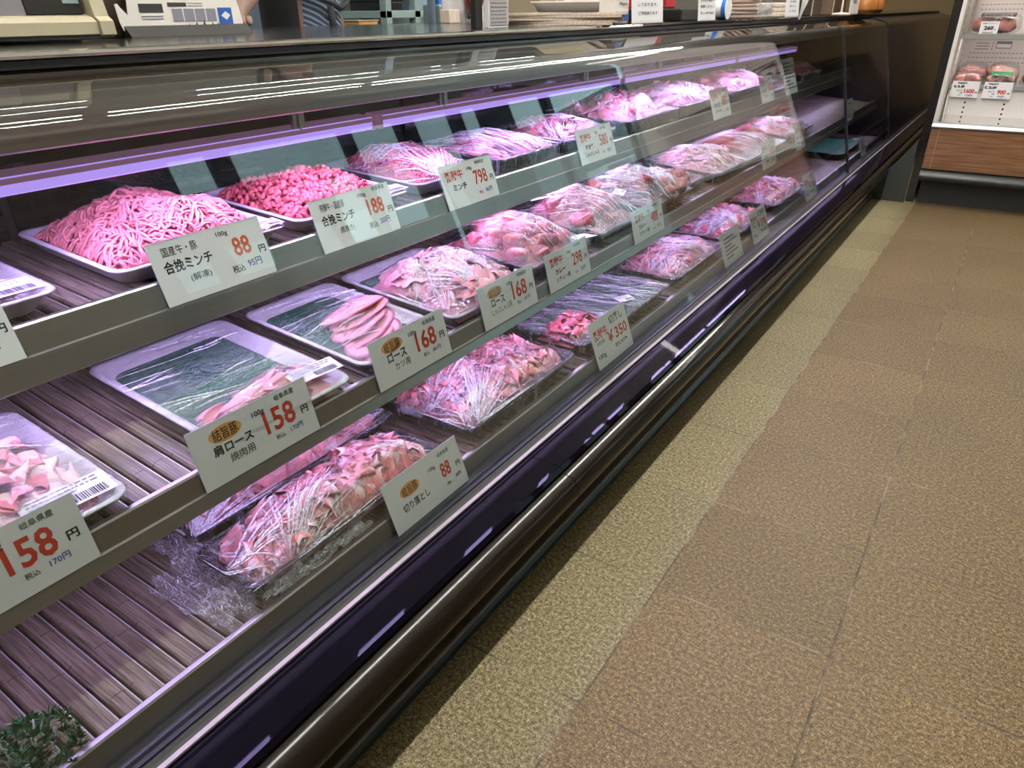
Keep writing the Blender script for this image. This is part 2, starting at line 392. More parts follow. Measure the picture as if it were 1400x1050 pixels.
# ------------------------------------------------------------------ mesh helpers
class MB:
    """collects pieces and links them as ONE mesh object"""
    def __init__(s):
        s.v = []; s.f = []; s.m = []; s.sm = []
    def add(s, vs, fs, mi=0, smooth=False):
        o = len(s.v)
        s.v += [tuple(p) for p in vs]
        for f in fs:
            s.f.append(tuple(i + o for i in f)); s.m.append(mi); s.sm.append(smooth)
    def box(s, x0, x1, y0, y1, z0, z1, mi=0):
        vs = [(x, y, z) for x in (x0, x1) for y in (y0, y1) for z in (z0, z1)]
        s.add(vs, [(0, 1, 3, 2), (4, 6, 7, 5), (0, 4, 5, 1), (2, 3, 7, 6), (0, 2, 6, 4), (1, 5, 7, 3)], mi)
    def bbox(s, x0, x1, y0, y1, z0, z1, b=0.003, mi=0):
        """box with chamfered edges"""
        bm = bmesh.new()
        bmesh.ops.create_cube(bm, size=1)
        for v in bm.verts:
            v.co = ((x0 + x1) / 2 + v.co.x * (x1 - x0), (y0 + y1) / 2 + v.co.y * (y1 - y0), (z0 + z1) / 2 + v.co.z * (z1 - z0))
        bmesh.ops.bevel(bm, geom=bm.edges[:], offset=b, segments=2, affect='EDGES', profile=0.5)
        bm.verts.index_update()
        s.add([v.co[:] for v in bm.verts], [[v.index for v in f.verts] for f in bm.faces], mi)
        bm.free()
    def prof(s, pts, y0, y1, mi=0, smooth=False, caps=True, axis='Y'):
        """closed XZ profile extruded along Y (or YZ profile along X)"""
        n = len(pts)
        if axis == 'Y':
            vs = [(x, y0, z) for x, z in pts] + [(x, y1, z) for x, z in pts]
        else:
            vs = [(y0, a, z) for a, z in pts] + [(y1, a, z) for a, z in pts]
        fs = [(i, (i + 1) % n, n + (i + 1) % n, n + i) for i in range(n)]
        s.add(vs, fs, mi, smooth)
        if caps:
            s.add(vs, [tuple(range(n))[::-1], tuple(range(n, 2 * n))], mi, False)
    def tube(s, pts, r, n=8, mi=0, caps=True):
        pts = [Vector(p) for p in pts]
        rs = r if isinstance(r, (list, tuple)) else [r] * len(pts)
        vs = []
        for i, p in enumerate(pts):
            t = (pts[min(i + 1, len(pts) - 1)] - pts[max(i - 1, 0)]).normalized()
            a = t.orthogonal().normalized() if abs(t.z) > 0.9 else t.cross(Vector((0, 0, 1))).normalized()
            b = t.cross(a)
            for k in range(n):
                vs.append(p + (a * math.cos(2 * pi * k / n) + b * math.sin(2 * pi * k / n)) * rs[i])
        fs = [(i * n + k, i * n + (k + 1) % n, (i + 1) * n + (k + 1) % n, (i + 1) * n + k) for i in range(len(pts) - 1) for k in range(n)]
        s.add(vs, fs, mi, True)
        if caps:
            s.add(vs, [tuple(range(n))[::-1], tuple(range((len(pts) - 1) * n, len(pts) * n))], mi)
    def lathe(s, prof, c, n=24, mi=0, smooth=True, axis='Z'):
        vs = []
        for r, z in prof:
            for k in range(n):
                a = 2 * pi * k / n
                if axis == 'Z': vs.append((c[0] + r * math.cos(a), c[1] + r * math.sin(a), c[2] + z))
                else: vs.append((c[0] + z, c[1] + r * math.cos(a), c[2] + r * math.sin(a)))
        fs = [(i * n + k, i * n + (k + 1) % n, (i + 1) * n + (k + 1) % n, (i + 1) * n + k) for i in range(len(prof) - 1) for k in range(n)]
        fs += [tuple(range(n))[::-1], tuple(range((len(prof) - 1) * n, len(prof) * n))]
        s.add(vs, fs, mi, smooth)
    def build(s, name, mats, parent=None, world=True):
        me = D.meshes.new(name)
        me.from_pydata(s.v, [], s.f)
        if not isinstance(mats, (list, tuple)): mats = [mats]
        for m in mats: me.materials.append(m)
        me.polygons.foreach_set('material_index', s.m)
        me.polygons.foreach_set('use_smooth', s.sm)
        bm = bmesh.new(); bm.from_mesh(me)
        bmesh.ops.remove_doubles(bm, verts=bm.verts[:], dist=1e-6)
        bmesh.ops.recalc_face_normals(bm, faces=bm.faces[:])
        for e in bm.edges:
            if len(e.link_faces) != 2 or e.calc_face_angle(0.0) > 0.6: e.smooth = False
        bm.to_mesh(me); bm.free()
        return link(name, me, parent, world)

def link(name, me, parent=None, world=True):
    o = D.objects.new(name, me)
    COL.objects.link(o)
    if parent is not None:
        o.parent = parent
        if world:
            o.matrix_parent_inverse = Matrix.Translation(-parent_loc(parent))
    return o

def parent_loc(p):
    # world-space geometry: undo every translation above (used only below unrotated parents)
    if p.parent is None: return Vector(p.location)
    return Vector((0, 0, 0)) if p.matrix_parent_inverse.translation.length > 0 or p.get('_w') else Vector(p.location)

import bmesh

def npmesh(name, V, F, mats, parent, mi=None, uv=None, rnd=None, smooth=True, world=False):
    me = D.meshes.new(name)
    me.from_pydata(V.tolist() if hasattr(V, 'tolist') else V, [], F.tolist() if hasattr(F, 'tolist') else F)
    if not isinstance(mats, (list, tuple)): mats = [mats]
    for m in mats: me.materials.append(m)
    if mi is not None: me.polygons.foreach_set('material_index', np.asarray(mi, dtype=np.int32))
    if smooth: me.polygons.foreach_set('use_smooth', np.ones(len(me.polygons), dtype=bool))
    if uv is not None:
        l = me.uv_layers.new(name='UVMap')
        li = np.zeros(len(me.loops), dtype=np.int32); me.loops.foreach_get('vertex_index', li)
        l.data.foreach_set('uv', np.asarray(uv, dtype=np.float32)[li].ravel())
    if rnd is not None:
        a = me.attributes.new('rnd', 'FLOAT', 'POINT')
        a.data.foreach_set('value', np.asarray(rnd, dtype=np.float32))
    me.update()
    return link(name, me, parent, world)

def tag(o, label, cat, group=None):
    o['label'] = label; o['category'] = cat
    if group: o['group'] = group
    return o

def thing(name, loc, label, cat, group=None, roty=0.0, rotz=0.0):
    o = D.objects.new(name, None)
    COL.objects.link(o)
    o.location = loc
    o.rotation_euler = (0, roty, rotz)
    o.empty_display_size = 0.05
    return tag(o, label, cat, group)

def struct(name, mb, m):
    o = mb.build(name, m)
    o['kind'] = 'structure'
    return o

# text -> flat mesh data, cached
_tc = {}
def glyphs(s, bold=0.0):
    if (s, bold) in _tc: return _tc[(s, bold)]
    cu = D.curves.new('t', 'FONT'); cu.body = s; cu.size = 1.0; cu.offset = bold; cu.resolution_u = 2
    ob = D.objects.new('t', cu); COL.objects.link(ob)
    dg = bpy.context.evaluated_depsgraph_get()
    me = D.meshes.new_from_object(ob.evaluated_get(dg))
    v = np.array([x.co[:] for x in me.vertices]) if len(me.vertices) else np.zeros((0, 3))
    f = [tuple(p.vertices) for p in me.polygons]
    D.objects.remove(ob); D.curves.remove(cu); D.meshes.remove(me)
    _tc[(s, bold)] = (v, f)
    return v, f

def put_text(mb, s, cx, cy, h, fn, mi, w=None, bold=0.02):
    """text centred at (cx, cy), glyph height h, optional width w, mapped by fn(u, v) -> xyz"""
    v, f = glyphs(s, bold)
    if not len(v): return
    x0, x1 = v[:, 0].min(), v[:, 0].max(); y0, y1 = v[:, 1].min(), v[:, 1].max()
    sy = h / max(y1 - y0, 1e-4)
    sx = sy if w is None else w / max(x1 - x0, 1e-4)
    vs = [fn(cx + (p[0] - (x0 + x1) / 2) * sx, cy + (p[1] - (y0 + y1) / 2) * sy) for p in v]
    mb.add(vs, f, mi)

# ------------------------------------------------------------------ room
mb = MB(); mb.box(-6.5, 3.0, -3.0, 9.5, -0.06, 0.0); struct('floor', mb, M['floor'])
mb = MB(); mb.box(-6.5, 3.1, -3.1, 9.6, 2.75, 2.83); struct('ceiling', mb, M['ceil'])
mb = MB(); mb.box(-6.6, -6.5, -3.0, 9.5, 0, 2.75); struct('wall_left', mb, M['wallblue'])
mb = MB(); mb.box(-6.5, 3.1, -3.1, -3.0, 0, 2.75); struct('wall_front', mb, M['white_wall'])
mb = MB(); mb.box(-0.30, 0.70, 5.95, 6.05, 0, 2.75); mb.box(0.62, 0.70, 6.05, 9.5, 0, 2.75); mb.box(-6.5, 0.62, 9.4, 9.5, 0, 2.75); struct('wall_back', mb, M['white_wall'])
# right wall: solid near the camera, shopfront opening further along
mb = MB()
mb.box(3.0, 3.1, -3.0, 2.2, 0, 2.75); mb.box(3.0, 3.1, 2.2, 9.5, 1.86, 2.75); mb.box(3.0, 3.1, 2.2, 9.5, 0, 0.04); mb.box(3.0, 3.1, 2.2, 5.1, 0.04, 0.95); mb.box(3.0, 3.1, 2.2, 3.95, 0.95, 1.60)
struct('wall_right', mb, M['wall_brown'])
mb = MB()
for y0, y1 in ((2.2, 2.72), (3.06, 3.20), (4.32, 4.40), (5.0, 5.2), (5.78, 5.90), (6.25, 6.75), (7.50, 7.60), (9.4, 9.5)):
    mb.box(3.0, 3.1, y0, y1, 0.04, 1.86)
mb.box(3.02, 3.08, 2.2, 9.5, 1.50, 1.54)
wf = mb.build('window_1', M['dark']); wf['kind'] = 'structure'
mb = MB(); mb.box(3.045, 3.051, 2.2, 9.4, 0.04, 1.86)
mb.build('window_pane', M['clear'], wf)
# street outside
mb = MB(); mb.box(3.1, 60, -10, 90, -0.08, -0.02); struct('ground', mb, M['asphalt'])

# ------------------------------------------------------------------ ceiling lamps
def ceiling_lamp(x, y0, y1, w, m, label, group, zl=2.52):
    t = thing('ceiling_light', (x, (y0 + y1) / 2, 2.75), label, 'ceiling light', group)
    mb = MB(); mb.prof([(x - w, 2.75), (x - w * 0.8, zl + 0.035), (x + w * 0.8, zl + 0.035), (x + w, 2.75)], y0, y1); mb.build('housing', M['housing'], t)
    mb = MB(); n = 10
    mb.prof([(x + w * 0.5 * math.cos(2 * pi * k / n), zl + w * 0.5 * math.sin(2 * pi * k / n)) for k in range(n)], y0 + 0.02, y1 - 0.02, smooth=True)
    mb.build('tube', m, t)
for k in range(6):
    ceiling_lamp(-0.40, -1.2 + 1.25 * k, -0.02 + 1.25 * k, 0.055, M['tube_front'], 'long tube lamp on the ceiling above the front edge of the meat case', 'tube lamps above the case')
for k in range(3):
    ceiling_lamp(1.3, -0.6 + 1.9 * k, 0.6 + 1.9 * k, 0.16, M['fill_aisle'], 'wide warm fill lamp added on the ceiling above the customer aisle', 'fill lamps added above the aisle')  # unseen lamps, added as overall fill for the floor
for k in range(3):
    ceiling_lamp(-2.5, 0.4 + 1.7 * k, 1.6 + 1.7 * k, 0.06, M['tube_back'], 'cool tube lamp on the ceiling above the work area behind the counter', 'lamps behind the counter')

# ------------------------------------------------------------------ meat showcase
Y0, Y1, YG, YE = -0.45, 5.17, 3.94, 9.0
case = thing('meat_showcase', (-0.95, 2.35, 0), 'long refrigerated meat case with curved glass, three stepped shelves and dark front', 'display case')
# base
mb = MB()
mb.prof([(-1.62, 0.012), (-0.548, 0.012), (-0.552, 0.10), (-0.575, 0.135), (-1.62, 0.135)], Y0, YE)
mb.build('kick_plate', M['kick'], case)
mb = MB()
mb.prof([(-0.56, 0.0), (-0.543, 0.0), (-0.541, 0.006), (-0.543, 0.014), (-0.549, 0.020), (-0.56, 0.020)], Y0, YE, 0)
mb.prof([(-0.549, 0.022), (-0.546, 0.022), (-0.546, 0.027), (-0.549, 0.027)], Y0, YE, 1)
mb.build('floor_trim', [M['teal_trim'], M['alu']], case)
# bumper
bp = [(-0.575, 0.186), (-0.536, 0.186), (-0.528, 0.183)]
for k in range(13):
    a = math.radians(62 - k * 13.2)
    bp.append((-0.5195 + 0.027 * math.cos(a), 0.152 + 0.032 * math.sin(a)))
bp += [(-0.548, 0.112), (-0.575, 0.112)]
mb = MB(); mb.prof(bp, Y0, 0.94, smooth=True); mb.prof(bp, 0.942, 3.60, smooth=True); mb.prof(bp, 3.602, YE, smooth=True)
mb.build('bumper', M['bumper'], case)
# sloping front ledge, with seams
lp = [(-0.603, 0.1950), (-0.532, 0.1972), (-0.5265, 0.1895), (-0.603, 0.16)]
mb = MB()
for a, b in ((Y0, 0.9395), (0.9410, 3.60), (3.602, 4.36), (4.362, YE)): mb.prof(lp, a, b)
mb.build('front_ledge', M['ledge'], case)
mb = MB(); mb.prof([(-0.608, 0.2005), (-0.6015, 0.2000), (-0.6010, 0.1975), (-0.604, 0.192), (-0.61, 0.192)], Y0, YE)
mb.build('ledge_trim', M['trim'], case)
# glass gasket rail
mb = MB(); mb.prof([(-0.642, 0.196), (-0.628, 0.2035), (-0.616, 0.2040), (-0.6125, 0.2015), (-0.6085, 0.199), (-0.6085, 0.15), (-0.642, 0.15)], Y0, YE)
mb.prof([(-0.627, 0.206), (-0.620, 0.2065), (-0.620, 0.2035), (-0.627, 0.2035)], Y0, YE)
mb.build('glass_gasket', M['rubber'], case)
# glass
arc = []
cxg, czg, rg = -0.803, 0.824, 0.040
for k in range(11):
    a = math.radians(80 - k * (80 - 13.2) / 10)
    arc.append((cxg + rg * math.cos(a), czg + rg * math.sin(a)))
gl_out = [(-0.893, 0.8870), (-0.865, 0.8815), (-0.835, 0.8740)] + arc + [(-0.7622, 0.8250), (-0.7575, 0.8050), (-0.6210, 0.2060)]
def thick(pl, t):
    inn = []
    for i, p in enumerate(pl):
        a = Vector(pl[max(i - 1, 0)]); b = Vector(pl[min(i + 1, len(pl) - 1)])
        d = (b - a).normalized(); n = Vector((d.y, -d.x))
        inn.append((p[0] + n.x * t, p[1] + n.y * t))
    return inn
gi = thick(gl_out, 0.006)
for a, b in ((Y0, YG - 0.002), (YG + 0.010, Y1)):
    mb = MB(); mb.prof(gl_out + gi[::-1], a, b, smooth=True); mb.build('front_glass', M['glass'], case)
mb = MB()
jo = thick(gl_out, -0.0015)
ji = thick(gl_out, 0.010)
mb.prof(jo[3:] + ji[3:][::-1], YG - 0.004, YG + 0.012); mb.build('glass_joint', M['rubber'], case)
# counter top
ct = MB()
ct.prof([(-1.80, 0.897), (-0.892, 0.897), (-0.8865, 0.8985), (-0.885, 0.9015), (-0.8865, 0.9045), (-0.892, 0.906), (-1.80, 0.906)], Y0, 1.95, 0)
ct.build('counter_top', M['bright_steel'], case)
ct = MB(); ct.prof([(-1.80, 0.897), (-0.892, 0.897), (-0.885, 0.900), (-0.892, 0.906), (-1.80, 0.906)], 1.952, YE); ct.build('dark_counter_top', M['black_gloss'], case)
mb = MB(); mb.prof([(-0.91, 0.8885), (-0.888, 0.8885), (-0.888, 0.8970), (-0.91, 0.8970)], Y0, YE); mb.build('counter_gasket', M['rubber'], case)
# brushed canopy fascia and its dark underside
mb = MB(); mb.prof([(-0.912, 0.8880), (-0.896, 0.8840), (-0.896, 0.8075), (-0.902, 0.8050), (-0.912, 0.8060)], Y0, Y1); mb.build('canopy_fascia', M['steel'], case)
mb = MB(); mb.prof([(-1.30, 0.835), (-0.913, 0.812), (-0.913, 0.826), (-1.30, 0.845)], Y0, Y1); mb.build('canopy_underside', M['dark'], case)
# rear glass doors, back body, ends
mb = MB()
for k in range(6): mb.box(-1.300, -1.292, Y0 + 0.94 * k, Y0 + 0.94 * k + 0.925, 0.25, 0.835)
mb.build('rear_door', M['backglass'], case)
mb = MB(); mb.box(-1.62, -1.305, Y0, YE, 0.135, 0.895); mb.box(-1.305, -0.642, Y0, YE, 0.135, 0.196); mb.build('body', M['dark'], case)
def endprof(o): return [(-1.31, 0.19), (-0.645 + o, 0.19)] + [(x - 0.014 + o, z - 0.004) for x, z in gl_out[::-1]] + [(-1.31, 0.886)]
for ya, yb in ((Y0 - 0.02, Y0), (5.168, 5.19)):
    mb = MB(); mb.prof(endprof(-0.004), ya, yb); mb.build('end_panel', M['navy'], case)
# opaque dark unit beyond the glass
op = gl_out + [(-0.70, 0.20), (-0.95, 0.80), (-0.90, 0.86)]
mb = MB(); mb.prof(gl_out + [(-0.66, 0.206), (-0.80, 0.78), (-0.893, 0.84)], Y1 + 0.02, YE); mb.build('solid_front_panel', M['navy'], case)
mb = MB(); mb.prof(thick(gl_out, -0.003) + thick(gl_out, 0.012)[::-1], Y1 + 0.001, Y1 + 0.018); mb.build('panel_edge_trim', M['black_gloss'], case)
# foot filler at the far end, under the bumper
mb = MB(); mb.prof([(-0.545, 0.0), (-0.384, 0.0), (-0.384, 0.332), (-0.438, 0.234), (-0.503, 0.155), (-0.545, 0.108)], 4.375, 4.40); mb.build('end_filler', M['fridge_grey'], case)

# shelves -------------------------------------------------------------
PITCH_S = 0.0288
SL = {'T': (0.927, 0.602, 0.056), 'M': (0.748, 0.416, 0.080), 'D': (0.670, 0.220, 0.0)}
def shelf_z(row, x):
    x0, z0, s = SL[row]
    return z0 - s * (x + x0)
def make_shelf(name, row, xb, front_prof, lip_prof=None):
    x0, z0, s = SL[row]
    sh = D.objects.new(name, None); COL.objects.link(sh); sh.parent = case
    sh.matrix_parent_inverse = Matrix.Translation(-case.location); sh.location = (0, 0, 0); sh['_w'] = 1
    mb = MB(); mb.prof(front_prof, Y0, Y1 - 0.01); mb.build('front_rail', M['steel'], sh, False)
    mb = MB(); mb.prof([(-x0 - 0.004, z0 - 0.014), (xb, shelf_z(row, xb) - 0.014), (xb, shelf_z(row, xb) - 0.024), (-x0 - 0.004, z0 - 0.024)], Y0, Y1 - 0.01)
    mb.build('shelf_plate', M['dark'], sh, False)
    # slatted mat: bevelled boards running front to back
    n = int((Y1 - 0.02 - Y0) / PITCH_S)
    xa = -x0 - 0.009
    za, zb = z0, shelf_z(row, xb)
    mb = MB()
    for k in range(n):
        y = Y0 + 0.012 + k * PITCH_S
        pts = [(0.0000, -0.012), (0.0008, -0.003), (0.0035, 0.0), (0.0195, 0.0), (0.0205, -0.0022), (0.0215, -0.0026), (0.0238, -0.0026), (0.0248, -0.0042), (0.0262, -0.0042), (0.0268, -0.012)]
        m_ = len(pts)
        vs = [(xa, y + a, za + b) for a, b in pts] + [(xb, y + a, zb + b) for a, b in pts]
        fs = [(i, i + 1, m_ + i + 1, m_ + i) for i in range(m_ - 1)]
        for i, f in enumerate(fs):
            mb.add([vs[j] for j in f], [(0, 1, 2, 3)], 1 if i == 7 else 0)
    mb.build('slat_mat', [M['slat'], M['slat_lit_edge']], sh, False)
    return sh
make_shelf('top_shelf', 'T', -1.285, [(-0.936, 0.602), (-0.936, 0.6095), (-0.933, 0.6118), (-0.9265, 0.6118), (-0.9242, 0.6095), (-0.9140, 0.5770), (-0.9095, 0.5760), (-0.9085, 0.5730), (-0.901, 0.5440), (-0.904, 0.5415), (-0.935, 0.548), (-0.935, 0.556), (-0.916, 0.552), (-0.926, 0.578)])
make_shelf('middle_shelf', 'M', -1.285, [(-0.757, 0.416), (-0.757, 0.4235), (-0.754, 0.4258), (-0.7470, 0.4258), (-0.7448, 0.4235), (-0.7385, 0.3970), (-0.7345, 0.3960), (-0.7338, 0.3935), (-0.728, 0.3795), (-0.731, 0.3770), (-0.760, 0.384), (-0.760, 0.392), (-0.738, 0.388), (-0.747, 0.400)])
make_shelf('bottom_deck', 'D', -1.285, [(-0.679, 0.215), (-0.679, 0.2240), (-0.676, 0.2262), (-0.6690, 0.2262), (-0.6665, 0.2240), (-0.6520, 0.1790), (-0.6440, 0.1770), (-0.6425, 0.1740), (-0.6440, 0.166), (-0.679, 0.166)])
# small purple strips under the two upper shelf edges
for x, z in ((-0.945, 0.535), (-0.772, 0.371)):
    mb = MB(); mb.box(x - 0.012, x + 0.010, Y0 + 0.05, Y1 - 0.1, z, z + 0.006); mb.build('unseen_shelf_lamp', M['strip'], case)

# canopy light bars -----------------------------------------------------
LB = [(-0.03, 0.985), (1.003, 2.000), (2.018, 3.02), (3.04, 3.93), (4.00, 5.0)]
for i, (a, b) in enumerate(LB):
    if i == 4: continue
    e = D.objects.new('light_bar', None); COL.objects.link(e); e.parent = case
    e.matrix_parent_inverse = Matrix.Translation(-case.location); e['_w'] = 1
    mb = MB(); mb.prof([(-1.000, 0.7755), (-0.966, 0.7728), (-0.9640, 0.7715), (-0.9645, 0.7635), (-0.975, 0.7650), (-1.000, 0.768)], a, b); mb.build('bar_housing', M['lamp_pink'], e, False)
    mb = MB(); mb.prof([(-0.9995, 0.7675), (-0.976, 0.7650), (-0.9646, 0.7633), (-0.9655, 0.7525), (-0.970, 0.7500), (-0.978, 0.7500), (-0.9995, 0.757)], a + 0.004, b - 0.004); mb.build('lens', M['lens'], e, False)
    mb = MB(); mb.prof([(-0.9655, 0.7724), (-0.9632, 0.7722), (-0.9632, 0.7708), (-0.9655, 0.7708)], a, b); mb.build('lens_edge', M['lens'], e, False)
    for ye in (a + 0.001, b - 0.001):
        mb = MB(); mb.box(-1.001, -0.9625, ye - 0.003, ye + 0.003, 0.7495, 0.774); mb.build('end_cap', M['lamp_pink'], e, False)
    ld = D.lights.new('led_light', 'AREA'); ld.shape = 'RECTANGLE'; ld.size = 0.018; ld.size_y = b - a - 0.02; ld.energy = LED_W * (b - a); ld.color = LED_COL; ld.spread = math.radians(175)
    lo = D.objects.new('led_light', ld); COL.objects.link(lo); lo.parent = e
    lo.location = (-0.985, (a + b) / 2, 0.7480); lo.rotation_euler = (0, 0, 0)
for y in (0.815, 1.19, 1.79, 2.28, 2.75, 3.4):
    mb = MB(); mb.box(-0.985, -0.962, y - 0.002, y + 0.002, 0.770, 0.823); mb.box(-0.969, -0.965, y - 0.012, y + 0.012, 0.770, 0.823); mb.build('lamp_bracket', M['alu'], case)

# ------------------------------------------------------------------ price tags
TAG_ROW = {'T': (-0.9125, 0.577, 0.089, 0.31), 'M': (-0.7365, 0.397, 0.083, 0.24), 'D': (-0.6480, 0.187, 0.098, 0.34), 'S': (-0.6480, 0.179, 0.130, 0.34)}
TM = None
def price_tag(row, y0, y1, items, label, h=None, dx=0.0, group=None):
    xb, zb, hh, lean = TAG_ROW[row]
    h = h or hh
    w = y1 - y0
    t = thing('price_tag', (xb + 0.0012 + dx, (y0 + y1) / 2, zb), label, 'price tag', group, roty=-lean)
    mb = MB()
    mb.box(-0.0004, 0.0004, -w / 2, w / 2, 0, h, 0)
    fn = lambda u, v: (0.0007, u, v)
    for it in items:
        kind = it[0]
        if kind == 'oval':
            _, u, v, a, b = it
            c = [( 0.00055, (u - 0.5) * w + a * h * math.cos(k * pi / 16), v * h + b * h * math.sin(k * pi / 16)) for k in range(32)]
            mb.add(c, [tuple(range(32))], 7)
        elif kind == 'bars':
            _, u, v, ww, n, mi = it
            for k in range(n):
                L = ww * h * (0.75 + 0.25 * math.sin(k * 2.1))
                a = (u - 0.5) * w - ww * h / 2
                mb.add([(0.0007, a, v * h - k * 0.10 * h), (0.0007, a + L, v * h - k * 0.10 * h), (0.0007, a + L, v * h - k * 0.10 * h + 0.045 * h), (0.0007, a, v * h - k * 0.10 * h + 0.045 * h)], [(0, 1, 2, 3)], mi)
        else:
            s, u, v, th, tw, mi, bold = it
            put_text(mb, s, (u - 0.5) * w, v * h, th * h, fn, mi, None if tw is None else tw * h, bold)
    mb.build('card', [M['card'], M['ink'], M['red'], M['orange_red'], M['blue'], M['green_ink'], M['grey_print'], M['oval']], t, False)
    mb = MB()
    mb.box(0.0009, 0.0013, -w / 2 - 0.003, w / 2 + 0.003, -0.002, h + 0.003, 0)
    mb.box(-0.0012, -0.0008, -w / 2 - 0.003, w / 2 + 0.003, -0.002, h + 0.003, 0)
    mb.build('clear_sleeve', M['sleeve'], t, False)
    return t
M['sleeve'] = m_glass('tag sleeve', 0.03, (0.98, 0.98, 0.98), 0.5)
INK, RED, ORED, BLU, GRN, GRY = 1, 2, 3, 4, 5, 6
def pork_items(l2, l3, price, tax, w2=0.70, w3=0.42, big=0.40):
    return [('岐阜県産', 0.79, 0.88, 0.10, 0.40, GRN, 0.008), ('oval', 0.27, 0.76, 0.30, 0.135), ('結旨豚', 0.27, 0.76, 0.20, 0.46, INK, 0.012),
            ('100g', 0.545, 0.78, 0.12, 0.24, INK, 0.02), (price, 0.70, 0.56, big, 0.62, RED, 0.022), ('円', 0.92, 0.48, 0.14, 0.15, INK, 0.03),
            (l2, 0.30, 0.53, 0.18, w2, INK, 0.026), (l3, 0.34, 0.32, 0.15, w3, INK, 0.004), ('税込', 0.66, 0.25, 0.09, 0.18, INK, 0.006), (tax, 0.81, 0.26, 0.10, 0.26, BLU, 0.012)]
def mince_items(l1, l2, l3, price, tax, top=None):
    it = [(l1, 0.25, 0.82, 0.15, 0.62, INK, 0.006), ('100g', 0.63, 0.86, 0.10, 0.22, INK, 0.02), (price, 0.765, 0.60, 0.32, 0.34 if len(price) == 2 else 0.46, ORED, 0.022),
          ('円', 0.94, 0.46, 0.13, 0.14, INK, 0.03), (l2, 0.28, 0.58, 0.20, 0.86, INK, 0.024), (l3, 0.34, 0.33, 0.14, 0.38, INK, 0.006), ('税込', 0.67, 0.25, 0.13, 0.24, INK, 0.010), (tax, 0.83, 0.28, 0.13, 0.28, BLU, 0.014)]
    if top: it.append((top, 0.86, 0.93, 0.09, 0.36, GRN, 0.008))
    return it
def hida_items(l2, l3, price, tax):
    return [('岐阜県産', 0.76, 0.90, 0.09, 0.36, GRN, 0.008), ('飛騨牛', 0.24, 0.74, 0.23, 0.66, RED, 0.022), ('100g', 0.54, 0.80, 0.10, 0.20, INK, 0.015),
            (price, 0.72, 0.56, 0.34, 0.52, RED, 0.018), ('円', 0.93, 0.48, 0.13, 0.14, INK, 0.03), (l2, 0.30, 0.46, 0.15, 0.15 * 1.15 * len(l2), INK, 0.04), (l3, 0.34, 0.25, 0.13, 0.13 * 1.1 * max(len(l3), 1), INK, 0.03),
            ('税込', 0.66, 0.20, 0.08, 0.16, RED, 0.02), (tax, 0.82, 0.22, 0.11, 0.26, BLU, 0.02)]
def tall_items(name, price, tax):
    return [('飛騨牛', 0.24, 0.74, 0.19, 0.52, RED, 0.020), (name, 0.70, 0.84, 0.17, 0.54, INK, 0.012), ('岐阜県産', 0.20, 0.58, 0.07, 0.28, GRN, 0.008),
            (price, 0.66, 0.57, 0.22, 0.78, RED, 0.022), (tax, 0.70, 0.35, 0.08, 0.48, INK, 0.03), ('100g', 0.16, 0.33, 0.11, 0.28, INK, 0.02)]

price_tag('T', 0.115, 0.308, mince_items('国産豚', '豚ミンチ', '', '98', '105円'), 'white price tag cut off by the left frame edge, on the top shelf rail', dx=0.001)
price_tag('T', 0.496, 0.683, mince_items('国産牛・豚', '合挽ミンチ', '(解凍)', '88', '95円'), 'white price tag reading 88 in orange on the top shelf, below the pink mince')
price_tag('T', 0.785, 0.976, mince_items('飛騨牛・国産豚', '合挽ミンチ', '(粗挽き)', '188', '203円', '岐阜県産'), 'white price tag reading 188 on the top shelf, below the coarse mince')
price_tag('T', 1.125, 1.304, hida_items('ミンチ', '', '798', '862円'), 'white price tag reading 798 on the top shelf, below the red mince')
price_tag('T', 1.685, 1.885, hida_items('すき焼', 'しゃぶしゃぶ', '580', '626円'), 'white price tag reading 580 on the top shelf')
price_tag('T', 2.680, 2.880, hida_items('ロース', 'ステーキ', '880', '950円'), 'small distant price tag on the top shelf, first beyond the 580 tag', h=0.105)
price_tag('T', 3.28, 3.47, hida_items('カルビ', '焼肉用', '680', '734円'), 'small distant price tag on the top shelf, second beyond the 580 tag', h=0.105)
price_tag('T', 3.66, 3.86, [('bars', 0.5, 0.85, 1.2, 8, GRY)], 'tall pale notice card on the top shelf before the glass joint', h=0.16)
price_tag('M', 0.058, 0.250, pork_items('バラ', '焼肉用', '158', '170円'), 'white price tag reading 158, cut off by the left frame edge on the middle shelf')
price_tag('M', 0.388, 0.579, pork_items('肩ロース', '焼肉用', '158', '170円', 0.74, 0.46), 'white price tag reading 158 in front of the green-lined tray on the middle shelf')
price_tag('M', 0.708, 0.893, pork_items('ロース', 'カツ用', '168', '181円', 0.54, 0.44), 'white price tag reading 168 in front of the pork cutlets on the middle shelf')
price_tag('M', 0.998, 1.187, pork_items('ロース', 'しゃぶしゃぶ用', '168', '181円', 0.54, 0.80), 'white price tag reading 168 in front of the thin pork slices on the middle shelf')
price_tag('M', 1.238, 1.421, hida_items('カレー', 'シチュー用', '298', '321円'), 'white price tag reading 298 in front of the stewing beef')
price_tag('M', 1.662, 1.855, hida_items('カレー', 'シチュー用', '488', '527円'), 'white price tag reading 488 in front of the pale stewing beef')
price_tag('M', 2.785, 2.965, hida_items('カルビ', '焼肉用', '598', '645円'), 'small distant price tag on the middle shelf, first beyond the 488 tag', h=0.10)
price_tag('M', 3.262, 3.415, hida_items('ロース', '焼肉用', '780', '842円'), 'small distant price tag on the middle shelf, second beyond the 488 tag', h=0.11)
price_tag('M', 4.30, 4.47, [('bars', 0.5, 0.85, 1.1, 8, GRY)], 'pale tag on the middle shelf behind the far glass pane', h=0.11)
